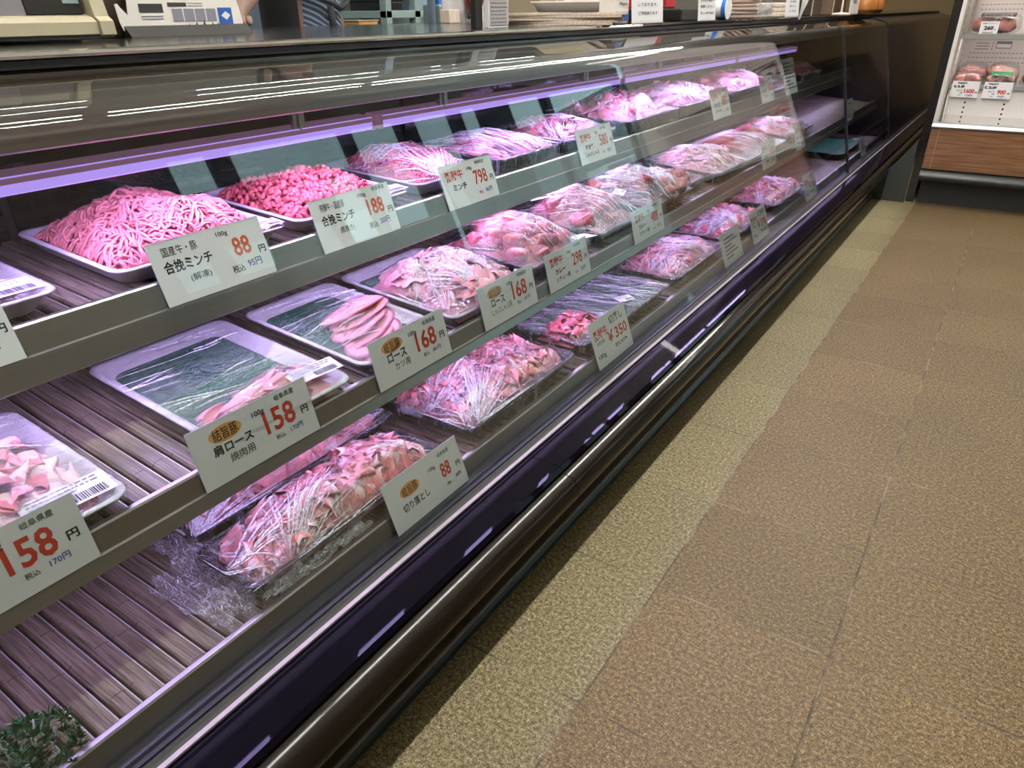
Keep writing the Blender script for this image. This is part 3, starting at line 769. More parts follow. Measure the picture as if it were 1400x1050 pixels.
price_tag('D', 0.630, 0.817, [('岐阜県産', 0.79, 0.86, 0.08, 0.30, GRN, 0.008), ('oval', 0.29, 0.68, 0.24, 0.115), ('結旨豚', 0.29, 0.68, 0.17, 0.38, INK, 0.010), ('100g', 0.60, 0.72, 0.09, 0.17, INK, 0.02),
    ('88', 0.76, 0.57, 0.27, 0.25, RED, 0.022), ('円', 0.93, 0.52, 0.10, 0.11, INK, 0.03), ('切り落とし', 0.32, 0.42, 0.15, 0.66, INK, 0.020), ('税込', 0.75, 0.30, 0.055, 0.10, INK, 0.02), ('95円', 0.89, 0.33, 0.07, 0.14, INK, 0.03)],
    'white price tag reading 88 in red on the bottom rail, nearest the camera')
price_tag('S', 1.327, 1.510, tall_items('切落し', '￥350', '税込￥378'), 'tall white price tag reading 350 in front of the green-lined bottom tray')
price_tag('S', 2.200, 2.385, [('bars', 0.5, 0.80, 1.0, 6, GRY)], 'pale notice card on the bottom rail, left of the 598 tag', h=0.125)
price_tag('S', 2.505, 2.690, tall_items('焼肉用', '￥598', '税込￥645'), 'tall white price tag reading 598 far along the bottom rail')
price_tag('S', 3.245, 3.440, tall_items('切落し', '￥398', '税込￥429'), 'small price tag on the bottom rail before the far glass joint', h=0.13)
price_tag('S', 4.46, 4.62, [('bars', 0.5, 0.80, 0.8, 6, GRY)], 'small pale tag on the bottom rail behind the far glass pane', h=0.12)

# ------------------------------------------------------------------ meat and tray builders
def rrect(hx, hy, r, n=5):
    pts = []
    for cx, cy, a0 in ((hx - r, hy - r, 0), (-hx + r, hy - r, 90), (-hx + r, -hy + r, 180), (hx - r, -hy + r, 270)):
        for k in range(n + 1):
            a = math.radians(a0 + 90 * k / n)
            pts.append((cx + r * math.cos(a), cy + r * math.sin(a)))
    return pts
def tray_mesh(d, w, h, m, parent, flare=0.016, lip=0.007, r=0.022, wall=0.005):
    """rounded open tray; local X = depth (front is +X), Y = width"""
    hx, hy = d / 2, w / 2
    rings = [(hx - flare - lip, hy - flare - lip, 0.0), (hx - flare - lip + 0.002, hy - flare - lip + 0.002, 0.0015), (hx - lip - 0.001, hy - lip - 0.001, h - 0.004), (hx - 0.001, hy - 0.001, h - 0.0035), (hx, hy, h - 0.0015),
             (hx - 0.001, hy - 0.001, h), (hx - lip, hy - lip, h), (hx - lip - 0.003, hy - lip - 0.003, h - 0.002), (hx - flare - lip - wall + 0.004, hy - flare - lip - wall + 0.004, wall + 0.003), (hx - flare - lip - wall - 0.004, hy - flare - lip - wall - 0.004, wall)]
    V = []; F = []
    for a, b, z in rings:
        V += [(x, y, z) for x, y in rrect(a, b, r)]
    n = len(V) // len(rings)
    for i in range(len(rings) - 1):
        for k in range(n):
            F.append((i * n + k, i * n + (k + 1) % n, (i + 1) * n + (k + 1) % n, (i + 1) * n + k))
    F.append(tuple(range(n))[::-1]); F.append(tuple(range((len(rings) - 1) * n, len(rings) * n)))
    return npmesh('tray', V, F, m, parent)

def fbm(X, Y, seed, sc):
    rs = np.random.RandomState(seed)
    z = np.zeros_like(X)
    for o in range(4):
        for _ in range(3):
            a = rs.uniform(0, 2 * pi); f = sc * (1.7 ** o) * rs.uniform(0.7, 1.3); p = rs.uniform(0, 2 * pi)
            z += np.sin((X * np.cos(a) + Y * np.sin(a)) * f + p) / (1.6 ** o)
    return z / 4.0
def mound_fn(d, w, base, hgt, seed, cx=0.0, cy=0.0, p=2.4, rough=0.25):
    """height field of a pile filling a d x w patch"""
    def f(x, y):
        a = np.clip(1 - np.abs(2 * (x - cx) / d) ** p, 0, 1); b = np.clip(1 - np.abs(2 * (y - cy) / w) ** p, 0, 1)
        return base + hgt * (a * b) ** 0.6 * (1 + rough * fbm(x, y, seed, 40.0))
    return f

def pile_base(fn, d, w, cx, cy, m, parent, name='meat_base', n=28, seed=0):
    gx, gy = np.meshgrid(np.linspace(-d / 2, d / 2, n) + cx, np.linspace(-w / 2, w / 2, n) + cy, indexing='ij')
    z = fn(gx, gy) - 0.003
    V = np.stack([gx, gy, z], -1).reshape(-1, 3)
    return V, grid_faces(n, n)
def grid_faces(n, m_):
    i, j = np.meshgrid(np.arange(n - 1), np.arange(m_ - 1), indexing='ij')
    a = (i * m_ + j).ravel()
    return np.stack([a, a + m_, a + m_ + 1, a + 1], -1)

def slices_pile(name, parent, fn, d, w, m, n, L, Wd, seed, cx=0, cy=0, fold=1.3, amp=0.010, ydir=None, spread=0.9, jit=0.6, nu=16, nv=6, lift=0.004):
    """thin folded slices of meat lying over a mound, ONE mesh"""
    rs = np.random.RandomState(seed)
    u = np.linspace(-0.5, 0.5, nu); v = np.linspace(0, 1, nv)
    U, Vv = np.meshgrid(u, v, indexing='ij')
    VS = [];  UV = []; RN = []; FS = []
    bV, bF = pile_base(fn, d, w, cx, cy, m, parent)
    VS.append(bV); UV.append(np.stack([bV[:, 0] * 30, bV[:, 1] * 0 + 0.2], -1)); RN.append(np.full(len(bV), 0.15)); FS.append(bF)
    off = len(bV)
    gf = grid_faces(nu, nv)
    for k in range(n):
        x0 = cx + rs.uniform(-0.5, 0.5) * d * spread; y0 = cy + rs.uniform(-0.5, 0.5) * w * spread
        a = rs.uniform(0, 2 * pi) if ydir is None else ydir + rs.normal() * jit
        l = L * rs.uniform(0.7, 1.25); ww = Wd * rs.uniform(0.7, 1.2); ph = rs.uniform(0, 2 * pi); kf = fold * rs.uniform(0.7, 1.3); am = amp * rs.uniform(0.5, 1.3)
        s = U * 2 * pi * kf + ph
        px = l * U * 0.62 + am * 0.7 * np.sin(2 * s + 1.0)
        pz = am * np.cos(s) + 0.35 * am * np.sin(5.1 * U + 4 * Vv + ph) * (np.abs(Vv - 0.5) * 2)
        py = ww * (Vv - 0.5) * (1 + 0.22 * np.sin(3 * s)) * np.sqrt(np.maximum(1.02 - (2 * U) ** 4, 0.02)) + 0.003 * np.sin(11 * U + ph)
        pz = pz * (1 - 0.75 * (2 * U) ** 4)
        tl = rs.normal() * 0.30
        pz2 = pz * math.cos(tl) + py * math.sin(tl); py2 = py * math.cos(tl) - pz * math.sin(tl)
        X = x0 + px * math.cos(a) - py2 * math.sin(a); Yy = y0 + px * math.sin(a) + py2 * math.cos(a)
        X = np.clip(X, cx - d / 2, cx + d / 2); Yy = np.clip(Yy, cy - w / 2, cy + w / 2)
        Z = fn(X, Yy) * 0.8 + fn(np.array(x0), np.array(y0)) * 0.2 + pz2 + lift
        VS.append(np.stack([X, Yy, Z], -1).reshape(-1, 3)); UV.append(np.stack([U * 3 + 0.5, Vv], -1).reshape(-1, 2)); RN.append(np.full(nu * nv, rs.uniform(0, 1))); FS.append(gf + off); off += nu * nv
    return npmesh(name, np.concatenate(VS), np.concatenate(FS), m, parent, uv=np.concatenate(UV), rnd=np.concatenate(RN))

def mince_pile(name, parent, fn, d, w, m, n, r, L, seed, cx=0, cy=0, nseg=9, curl=0.5, sides=5, layers=0.006):
    """extruded strands of mince lying over a mound, ONE mesh"""
    rs = np.random.RandomState(seed)
    bV, bF = pile_base(fn, d, w, cx, cy, m, parent)
    VS = [bV]; FS = [bF]; RN = [np.full(len(bV), 0.0)]; UV = [np.zeros((len(bV), 2))]
    off = len(bV)
    ang = np.arange(sides) * 2 * pi / sides
    gf = np.array([(i * sides + k, i * sides + (k + 1) % sides, (i + 1) * sides + (k + 1) % sides, (i + 1) * sides + k) for i in range(nseg - 1) for k in range(sides)])
    for k in range(n):
        x = cx + rs.uniform(-0.5, 0.5) * d * 0.95; y = cy + rs.uniform(-0.5, 0.5) * w * 0.95
        fl = fbm(np.array(x), np.array(y), seed + 5, 22.0)
        a = float(fl) * 4.0 + rs.normal() * 0.5
        l = L * rs.uniform(0.6, 1.3); st = l / (nseg - 1); cv = rs.normal() * curl
        P = []
        zo = rs.uniform(0, 1) * layers
        wv = rs.uniform(0, 6)
        for i in range(nseg):
            P.append((x, y, float(fn(np.array(x), np.array(y))) + zo + 0.0025 * math.sin(wv + i * 0.8)))
            a += cv * 0.25 + rs.normal() * 0.12
            x = min(max(x + st * math.cos(a), cx - d / 2), cx + d / 2); y = min(max(y + st * math.sin(a), cy - w / 2), cy + w / 2)
        P = np.array(P)
        T = np.gradient(P, axis=0); T /= np.linalg.norm(T, axis=1, keepdims=True) + 1e-9
        A = np.cross(T, np.array([0, 0, 1.0])); A /= np.linalg.norm(A, axis=1, keepdims=True) + 1e-9
        B = np.cross(T, A)
        rr = r * rs.uniform(0.8, 1.2) * np.array([0.55] + [1.0] * (nseg - 2) + [0.55])
        ring = P[:, None, :] + (A[:, None, :] * np.cos(ang)[None, :, None] + B[:, None, :] * np.sin(ang)[None, :, None]) * rr[:, None, None]
        VS.append(ring.reshape(-1, 3)); FS.append(gf + off); off += nseg * sides
        RN.append(np.full(nseg * sides, rs.uniform(0.2, 1))); UV.append(np.full((nseg * sides, 2), 0.2))
    return npmesh(name, np.concatenate(VS), np.concatenate(FS), m, parent, uv=np.concatenate(UV), rnd=np.concatenate(RN))

_ico = None
def ico():
    global _ico
    if _ico is None:
        bm = bmesh.new(); bmesh.ops.create_icosphere(bm, subdivisions=3, radius=1)
        _ico = (np.array([v.co[:] for v in bm.verts]), np.array([[v.index for v in f.verts] for f in bm.faces])); bm.free()
    return _ico
def chunks(parent, fn, d, w, m, n, size, seed, cx=0, cy=0, name='meat_chunk', one=False, spread=0.8):
    """lumpy cut chunks of meat, each a mesh of its own (or one pile)"""
    rs = np.random.RandomState(seed)
    V0, F0 = ico(); VS = []; FS = []; RN = []; UV = []; off = 0
    for k in range(n):
        x = cx + rs.uniform(-0.5, 0.5) * d * spread; y = cy + rs.uniform(-0.5, 0.5) * w * spread
        s = size * rs.uniform(0.75, 1.25) * np.array([rs.uniform(0.8, 1.3), rs.uniform(0.8, 1.3), rs.uniform(0.6, 0.9)])
        V = np.sign(V0) * np.abs(V0) ** 0.60
        nz = fbm(V[:, 0] + k, V[:, 1] + V[:, 2] * 0.7, seed + k, 2.6)
        V = V * (1 + 0.24 * nz[:, None]) * s
        a = rs.uniform(0, 2 * pi); c_, s_ = math.cos(a), math.sin(a)
        t = rs.normal() * 0.4; ct, st = math.cos(t), math.sin(t)
        V = np.stack([V[:, 0], V[:, 1] * ct - V[:, 2] * st, V[:, 1] * st + V[:, 2] * ct], -1)
        V = np.stack([V[:, 0] * c_ - V[:, 1] * s_, V[:, 0] * s_ + V[:, 1] * c_, V[:, 2]], -1)
        V = V + np.array([x, y, float(fn(np.array(x), np.array(y)))])
        V[:, 2] = np.maximum(V[:, 2], 0.006)
        uv = np.stack([V0[:, 0] * 0.8, V0[:, 2] * 0.5 + 0.4], -1)
        if one:
            VS.append(V); FS.append(F0 + off); off += len(V); RN.append(np.full(len(V), rs.uniform(0, 1))); UV.append(uv)
        else:
            npmesh(name, V, F0, m, parent, uv=uv, rnd=np.full(len(V), rs.uniform(0, 1)))
    if one:
        return npmesh(name, np.concatenate(VS), np.concatenate(FS), m, parent, uv=np.concatenate(UV), rnd=np.concatenate(RN))

def cutlets(parent, xs, ys, zs, rots, m, size=(0.055, 0.040), seed=0, name='meat_slice', thick_=0.007, bend=0.012, tilt=0.5):
    """a fan of thick oval slices, each a mesh of its own"""
    rs = np.random.RandomState(seed)
    nr, na = 7, 28
    for k, (x, y, z, ro) in enumerate(zip(xs, ys, zs, rots)):
        V = []; UV = []
        for side in (1, -1):
            for i in range(nr):
                q = i / (nr - 1)
                for j in range(na):
                    a = 2 * pi * j / na
                    rad = 1 + 0.10 * math.sin(2 * a + k) + 0.06 * math.sin(3 * a + 2 * k)
                    lx = size[0] * q * rad * math.cos(a); ly = size[1] * q * rad * math.sin(a)
                    th = side * thick_ / 2 * math.sqrt(max(0, 1 - q ** 6)) + 0.0012 * math.sin(lx * 260 + k) * math.sin(ly * 240)
                    lz = th + bend * math.sin(lx / size[0] * 1.7 + k) * 0.5 + bend * (ly / size[1]) ** 2 * 0.5
                    V.append((lx, ly, lz)); UV.append((lx * 40, 0.10 + 0.85 * q ** 4 * (0.5 + 0.5 * math.sin(a + k * 0.3))))
        V = np.array(V); F = []
        for s in range(2):
            o = s * nr * na
            for i in range(nr - 1):
                for j in range(na):
                    F.append((o + i * na + j, o + i * na + (j + 1) % na, o + (i + 1) * na + (j + 1) % na, o + (i + 1) * na + j))
        for j in range(na):
            F.append(((nr - 1) * na + j, (nr - 1) * na + (j + 1) % na, nr * na + (nr - 1) * na + (j + 1) % na, nr * na + (nr - 1) * na + j))
        t = tilt + rs.normal() * 0.08
        ct, st = math.cos(t), math.sin(t)
        V = np.stack([V[:, 0], V[:, 1] * ct - V[:, 2] * st, V[:, 1] * st + V[:, 2] * ct], -1)
        c_, s_ = math.cos(ro), math.sin(ro)
        V = np.stack([V[:, 0] * c_ - V[:, 1] * s_ + x, V[:, 0] * s_ + V[:, 1] * c_ + y, V[:, 2] + z], -1)
        npmesh(name, V, F, m, parent, uv=np.array(UV), rnd=np.full(len(V), rs.uniform(0.2, 1)))

def film_mesh(parent, fn, d, w, rim, m, seed=0, mode='radial', focus=(0.5, -0.5), drop=0.03, ext=0.18, wr=0.0018, n=64, gap=0.004, sag=0.0, loose=0.0, x_from=-1.0, creases=None):
    """stretched cling film over pile and rim with a skirt down the sides"""
    rs = np.random.RandomState(seed)
    s = np.linspace(-1 - ext, 1 + ext, n); t = np.linspace(-1 - ext, 1 + ext, n)
    S, T = np.meshgrid(s, t, indexing='ij')
    S = np.maximum(S, x_from)
    cs, ctt = np.clip(S, -1, 1), np.clip(T, -1, 1)
    es, et = np.maximum(np.abs(S) - 1, 0), np.maximum(np.abs(T) - 1, 0)
    e = np.maximum(es, et) / ext
    X = cs * d / 2 + np.sign(S) * 0.002 * (es > 0); Y = ctt * w / 2 + np.sign(T) * 0.002 * (et > 0)
    # slightly rounded corners
    cr = np.maximum(np.abs(cs) - 0.86, 0) / 0.14 * np.maximum(np.abs(ctt) - 0.86, 0) / 0.14
    X -= np.sign(cs) * cr * 0.007; Y -= np.sign(ctt) * cr * 0.007
    hz = fn(X, Y) + gap
    k = np.maximum(np.abs(cs), np.abs(ctt)) ** 6
    Z = np.maximum(hz, rim + 0.002 + sag * (1 - k)) * (1 - k) + (rim + 0.0018) * k
    # taut film bridges hollows: relax downward-curved parts
    for _ in range(10):
        A = Z.copy(); A[1:-1, 1:-1] = (Z[2:, 1:-1] + Z[:-2, 1:-1] + Z[1:-1, 2:] + Z[1:-1, :-2]) / 4
        Z = np.maximum(A, Z)
    fx, fy = focus[0] * d, focus[1] * w
    if mode == 'radial':
        th = np.arctan2(Y - fy, X - fx); R = np.hypot(X - fx, Y - fy)
        UVu, UVv = th * 2.2, R * 5
    elif mode == 'across':
        UVu, UVv = X * 12 + 0.6 * Y + 0.02 * np.sin(Y * 30), Y * 5
    else:
        UVu, UVv = Y * 12 + 0.6 * X + 0.02 * np.sin(X * 30), X * 5
    rid = np.zeros_like(Z)
    for q in range(7):
        f = rs.uniform(7, 26); p = rs.uniform(0, 6.28)
        rid += (1 - np.abs(np.sin(UVu * f * 0.9 + p + 1.2 * np.sin(UVv * 2 + q)))) ** 4 * rs.uniform(0.3, 1)
    Z = Z + wr * rid * (1 - e) * 0.6 + loose * np.maximum(fbm(X, Y, seed + 9, 45), 0)
    Z = Z - e * drop
    X = X + e * 0.004 * fbm(Y * 1.0, Z, seed, 160.0) * (es > 0) ; Y = Y + e * 0.004 * fbm(X * 1.0, Z, seed + 1, 160.0) * (et > 0)
    V = np.stack([X, Y, Z], -1).reshape(-1, 3)
    F = grid_faces(n, n); UVc = np.stack([UVu, UVv], -1).reshape(-1, 2); mi = np.zeros(len(F), dtype=np.int32)
    # pulled creases: narrow raised folds running over the stretched film
    nc = {'film': 95, 'film_soft': 24, 'film_heavy': 115}.get(next((k for k in ('film', 'film_soft', 'film_heavy') if M[k] == m), ''), 30) if creases is None else creases
    nc = int(nc * max(0.5, min(1.6, d * w / 0.07)))
    VS = [V]; FS = [F]; UVS = [UVc]; off = len(V); MI = [mi]
    S0, T0 = 1 + ext, 1 + ext
    def zat(x, y):
        i = np.clip((x / (d / 2) + S0) / (2 * S0) * (n - 1), 0, n - 1.001); j = np.clip((y / (w / 2) + T0) / (2 * T0) * (n - 1), 0, n - 1.001)
        i0 = i.astype(int); j0 = j.astype(int); a_ = i - i0; b_ = j - j0
        return Z[i0, j0] * (1 - a_) * (1 - b_) + Z[i0 + 1, j0] * a_ * (1 - b_) + Z[i0, j0 + 1] * (1 - a_) * b_ + Z[i0 + 1, j0 + 1] * a_ * b_
    foci = [(fx, fy)] + [(rs.uniform(-0.3, 0.5) * d, rs.choice([-0.5, 0.5]) * w) for _ in range(2)]
    for q in range(nc):
        k_ = 11
        tt = np.linspace(0, 1, k_)
        if mode == 'radial':
            f0 = foci[0 if rs.uniform() < 0.65 else rs.randint(1, 3)]
            to = math.atan2(-f0[1] + rs.normal() * w * 0.25, -f0[0] + rs.normal() * d * 0.25) + rs.normal() * 0.25
            ra = rs.uniform(0.006, 0.05); rb = ra + rs.uniform(0.04, 0.16)
            bx = f0[0] + np.cos(to) * (ra + (rb - ra) * tt); by = f0[1] + np.sin(to) * (ra + (rb - ra) * tt)
        else:
            x0 = rs.uniform(-0.46, 0.46) * d; y0 = rs.uniform(-0.46, 0.46) * w; L_ = rs.uniform(0.05, 0.15)
            to = (0.25 if mode == 'along' else 1.45) + rs.normal() * 0.14
            bx = x0 + np.cos(to) * L_ * (tt - 0.5); by = y0 + np.sin(to) * L_ * (tt - 0.5)
        wob = 0.0016 * np.sin(tt * rs.uniform(3, 9) + rs.uniform(0, 6))
        bx = bx - np.sin(to) * wob; by = by + np.cos(to) * wob
        if np.any(np.abs(bx) > d * 0.5) or np.any(np.abs(by) > w * 0.5):
            bx = np.clip(bx, -d * 0.498, d * 0.498); by = np.clip(by, -w * 0.498, w * 0.498)
        wd = rs.uniform(0.0004, 0.0014) * np.sin(np.pi * np.clip(tt, 0.04, 0.96)) ** 0.5
        nx, ny = -np.sin(to), np.cos(to)
        z0 = zat(bx, by)
        rows = [np.stack([bx - nx * wd, by - ny * wd, z0 + 0.0002], -1), np.stack([bx, by, z0 + 0.0004 + wd * 1.2], -1), np.stack([bx + nx * wd, by + ny * wd, z0 + 0.0002], -1)]
        VS.append(np.stack(rows, 1).reshape(-1, 3)); f_ = grid_faces(k_, 3) + off; FS.append(f_); off += k_ * 3
        UVS.append(np.stack([np.repeat(tt * (3 + q % 3) + q, 3), np.tile(np.array([0, 0.1, 0.2]), k_)], -1)); MI.append(np.ones(len(f_), dtype=np.int32))
    return npmesh('cling_film', np.concatenate(VS), np.concatenate(FS), [m, M['crease']], parent, mi=np.concatenate(MI), uv=np.concatenate(UVS))

def crumple(parent, c, sx, sy, hgt, m, seed, rot=0.0, n=30, name='film_fold', curve=0.0):
    """a loose crumpled end of film"""
    gx, gy = np.meshgrid(np.linspace(-0.5, 0.5, n), np.linspace(-0.5, 0.5, n), indexing='ij')
    ed = 1 + 0.22 * fbm(gx, gy, seed, 9.0)
    X = gx * sx * ed; Y = gy * sy * ed
    Z = hgt * (np.abs(fbm(gx, gy, seed + 1, 13.0)) + 0.35 * np.abs(fbm(gx, gy, seed + 2, 34.0))) + curve * (gx + 0.5) ** 2
    c_, s_ = math.cos(rot), math.sin(rot)
    V = np.stack([c[0] + X * c_ - Y * s_, c[1] + X * s_ + Y * c_, c[2] + Z], -1).reshape(-1, 3)
    return npmesh(name, V, grid_faces(n, n), m, parent, uv=np.stack([gx * 2, gy * 2], -1).reshape(-1, 2))

def sticker(parent, x, y, z, sx, sy, rot=0.0, tilt=0.0, bars=True):
    """printed price sticker with a barcode"""
    mb = MB()
    c_, s_ = math.cos(rot), math.sin(rot)
    def fn(u, v, o=0.0):
        zz = v * math.sin(tilt); vv = v * math.cos(tilt)
        # u runs along width, v towards the back
        return (x - (vv * c_ - u * s_), y + (u * c_ + vv * s_), z + zz + o)
    mb.add([fn(-sx / 2, -sy / 2), fn(sx / 2, -sy / 2), fn(sx / 2, sy / 2), fn(-sx / 2, sy / 2)], [(0, 1, 2, 3)], 0)
    if bars:
        rs = random.Random(int(abs(x * 1e4) + abs(y * 1e3)))
        u = -sx * 0.05
        while u < sx * 0.42:
            b = rs.choice((0.0007, 0.0012, 0.0018))
            mb.add([fn(u, -sy * 0.42, 0.0006), fn(u + b, -sy * 0.42, 0.0006), fn(u + b, -sy * 0.08, 0.0006), fn(u, -sy * 0.08, 0.0006)], [(0, 1, 2, 3)], 1)
            u += b + rs.choice((0.0008, 0.0013))
        for k in range(3):
            v = sy * (0.36 - 0.15 * k)
            a = -sx * 0.42
            while a < sx * (0.38 if k < 2 else 0.1):
                b = rs.uniform(0.003, 0.008)
                mb.add([fn(a, v - 0.0012, 0.0006), fn(a + b, v - 0.0012, 0.0006), fn(a + b, v + 0.0012, 0.0006), fn(a, v + 0.0012, 0.0006)], [(0, 1, 2, 3)], 2)
                a += b + 0.002
    return mb.build('price_sticker', [M['sticker'], M['ink'], M['grey_print']], parent, False)

def turf(parent, d, w, z, cx=0, cy=0):
    mb = MB(); mb.box(cx - d / 2, cx + d / 2, cy - w / 2, cy + w / 2, z - 0.003, z)
    return mb.build('turf_liner', M['turf'], parent, False)

def package(row, y0, y1, xf, xb, label, group=None, lift=0.0, roty=0.0):
    s = SL[row][2]
    xc = -(xf + xb) / 2
    return thing('wrapped_meat_tray', (xc, (y0 + y1) / 2, shelf_z(row, xc) + 0.0005 + lift), label, 'meat tray', group, roty=math.atan(s) + roty), xb - xf, y1 - y0

TRAYS = 'wrapped trays in the meat case'
# --- top shelf ---------------------------------------------------------
p, d, w = package('T', 0.09, 0.386, 0.952, 1.225, 'foam tray with barcode sticker cut off by the left frame edge on the top shelf', TRAYS)
tray_mesh(d, w, 0.028, M['foam'], p); fn = mound_fn(d * 0.8, w * 0.8, 0.010, 0.020, 3)
slices_pile('sliced_meat', p, fn, d * 0.8, w * 0.8, M['pork'], 30, 0.08, 0.05, 11)
film_mesh(p, fn, d, w, 0.028, M['film_soft'], 4, 'across', drop=0.018)
sticker(p, d / 2 - 0.036, w / 2 - 0.064, 0.0345, 0.10, 0.045, 0.0, 0.05)

p, d, w = package('T', 0.455, 0.750, 0.948, 1.230, 'white foam tray heaped with pale pink mince', TRAYS)
tray_mesh(d, w, 0.028, M['foam'], p); fn = mound_fn(d * 0.80, w * 0.86, 0.010, 0.062, 21, cx=-0.012, p=2.0, rough=0.30)
mince_pile('mince', p, fn, d * 0.80, w * 0.86, M['mince'], 1500, 0.0022, 0.036, 5, cx=-0.012, layers=0.010)
sticker(p, d / 2 - 0.020, w / 2 - 0.03, 0.0335, 0.05, 0.03, 0.0, 0.05)

p, d, w = package('T', 0.768, 1.050, 0.945, 1.225, 'foam tray of coarse pelleted mince on the top shelf', TRAYS)
tray_mesh(d, w, 0.028, M['foam'], p); fn = mound_fn(d * 0.80, w * 0.82, 0.010, 0.045, 31, cx=-0.008, cy=-0.006, p=2.2, rough=0.3)
mince_pile('coarse_mince', p, fn, d * 0.80, w * 0.82, M['mince_red'], 1100, 0.0046, 0.010, 6, cx=-0.008, cy=-0.006, nseg=5, sides=6, layers=0.010)
sticker(p, d / 2 - 0.022, w / 2 - 0.045, 0.0335, 0.085, 0.034, 0.0, 0.05)

p, d, w = package('T', 1.085, 1.335, 0.955, 1.235, 'foam tray of red mince on the top shelf behind the 798 tag', TRAYS)
tray_mesh(d, w, 0.028, M['foam'], p); fn = mound_fn(d * 0.82, w * 0.82, 0.010, 0.052, 41, cx=-0.01, p=2.0, rough=0.4)
mince_pile('mince', p, fn, d * 0.82, w * 0.82, M['mince_red'], 900, 0.0021, 0.036, 7, cx=-0.01, layers=0.010)
film_mesh(p, fn, d, w, 0.028, M['film'], 5, 'radial', (0.5, -0.1), drop=0.02, wr=0.0012, gap=0.012)

def sliced(row, y0, y1, xf, xb, label, m, seed, h=0.045, hg=0.035, n=60, ydir=None, film='film', mode='radial', focus=(0.5, -0.3), black=True, L=0.09, Wd=0.05, jit=0.5, wr=0.002, amp=0.010, fold=1.3, drop=0.035, lift=0.0, roty=0.0, cx=0.0, cy=0.0, fd=0.86, fw=0.88, ext=0.18, name='sliced_meat', rough=0.3, filmgap=0.017, pw=2.4):
    p, d, w = package(row, y0, y1, xf, xb, label, TRAYS, lift, roty)
    tray_mesh(d, w, h, M['blacktray'] if black else M['foam'], p)
    fn = mound_fn(d * fd, w * fw, h * 0.55 if fd > 0.7 else 0.01, hg, seed, cx, cy, pw, rough)
    slices_pile(name, p, fn, d * fd, w * fw, m, n, L, Wd, seed + 1, cx, cy, fold, amp, ydir, jit=jit)
    if film:
        film_mesh(p, fn, d, w, h, M[film], seed + 2, mode, focus, drop=drop, wr=wr, ext=ext, gap=filmgap)
    return p, d, w

p, d, w = sliced('T', 1.352, 1.630, 0.945, 1.20, 'black tray of parallel beef strips under film, left of the 580 tag', M['beef_slice'], 51, 0.035, 0.028, 56, ydir=0.25, mode='along', L=0.16, Wd=0.03, jit=0.12, fold=0.5, amp=0.004, film='film_heavy')
p, d, w = sliced('T', 1.650, 1.955, 0.945, 1.20, 'black tray of sliced beef on the top shelf behind the 580 tag', M['beef_slice'], 61, 0.035, 0.030, 50, mode='radial', focus=(0.2, 0.5), film='film')
p, d, w = sliced('T', 1.985, 2.40, 0.935, 1.22, 'big black tray heaped with bright pink beef on the top shelf beyond the 580 tag', M['beef_slice'], 71, 0.045, 0.050, 80, film='film_soft', mode='across')
p, d, w = sliced('T', 2.43, 2.94, 0.940, 1.22, 'wide tray of wrapped beef slices on the top shelf, second from the glass joint', M['pork'], 81, 0.045, 0.045, 80, film='film_heavy', mode='radial', focus=(0.4, -0.2))
p, d, w = sliced('T', 2.97, 3.60, 0.940, 1.22, 'wide tray of wrapped pink meat on the top shelf, last before the glass joint', M['pork'], 91, 0.045, 0.045, 80, film='film', mode='radial', focus=(0.3, 0.4))
p, d, w = sliced('T', 4.08, 4.45, 0.940, 1.15, 'wrapped meat tray on the top shelf behind the far glass pane', M['beef_slice'], 95, 0.035, 0.035, 40, film='film_heavy', mode='radial', focus=(0.5, 0.5))

# --- middle shelf ------------------------------------------------------
p, d, w = package('M', 0.05, 0.313, 0.757, 1.045, 'foam tray of white-fringed pork slices cut off by the left frame edge, middle shelf', TRAYS)
tray_mesh(d, w, 0.024, M['foam'], p); turf(p, d * 0.80, w * 0.74, 0.008, -0.01, -0.01)
fn = mound_fn(0.19, w * 0.84, 0.010, 0.030, 5, cx=d / 2 - 0.125, p=3.0, rough=0.2)
slices_pile('pork_slices', p, fn, 0.19, w * 0.80, M['belly'], 34, 0.085, 0.060, 12, d / 2 - 0.125, 0, 1.0, 0.007, ydir=1.3, jit=0.3)
film_mesh(p, mound_fn(d * 0.75, w * 0.9, 0.010, 0.046, 5, cx=0.03), d, w, 0.024, M['film_soft'], 14, 'across', drop=0.014)
sticker(p, d / 2 - 0.036, w / 2 - 0.056, 0.0325, 0.095, 0.042, 0.05, 0.08)

p, d, w = package('M', 0.428, 0.668, 0.748, 1.075, 'long foam tray mostly showing green turf with pork slices at its front edge', TRAYS)
tray_mesh(d, w, 0.024, M['foam'], p); turf(p, d * 0.86, w * 0.82, 0.0085, -0.005, -0.004)
fn = mound_fn(0.085, w * 0.82, 0.010, 0.030, 7, cx=d / 2 - 0.052, p=2.0, rough=0.15)
slices_pile('pork_slices', p, fn, 0.085, w * 0.80, M['pork_loin'], 26, 0.070, 0.045, 13, d / 2 - 0.052, 0, 1.0, 0.006, ydir=0.2, jit=0.3)
fnm = mound_fn(0.075, w * 0.86, 0.009, 0.052, 15, cx=d / 2 - 0.045, rough=0.1)
film_mesh(p, fnm, d, w, 0.024, M['film_soft'], 16, 'across', drop=0.014, wr=0.001, creases=18)
sticker(p, d / 2 - 0.034, w / 2 - 0.050, 0.045, 0.085, 0.034, 0.10, 0.10)

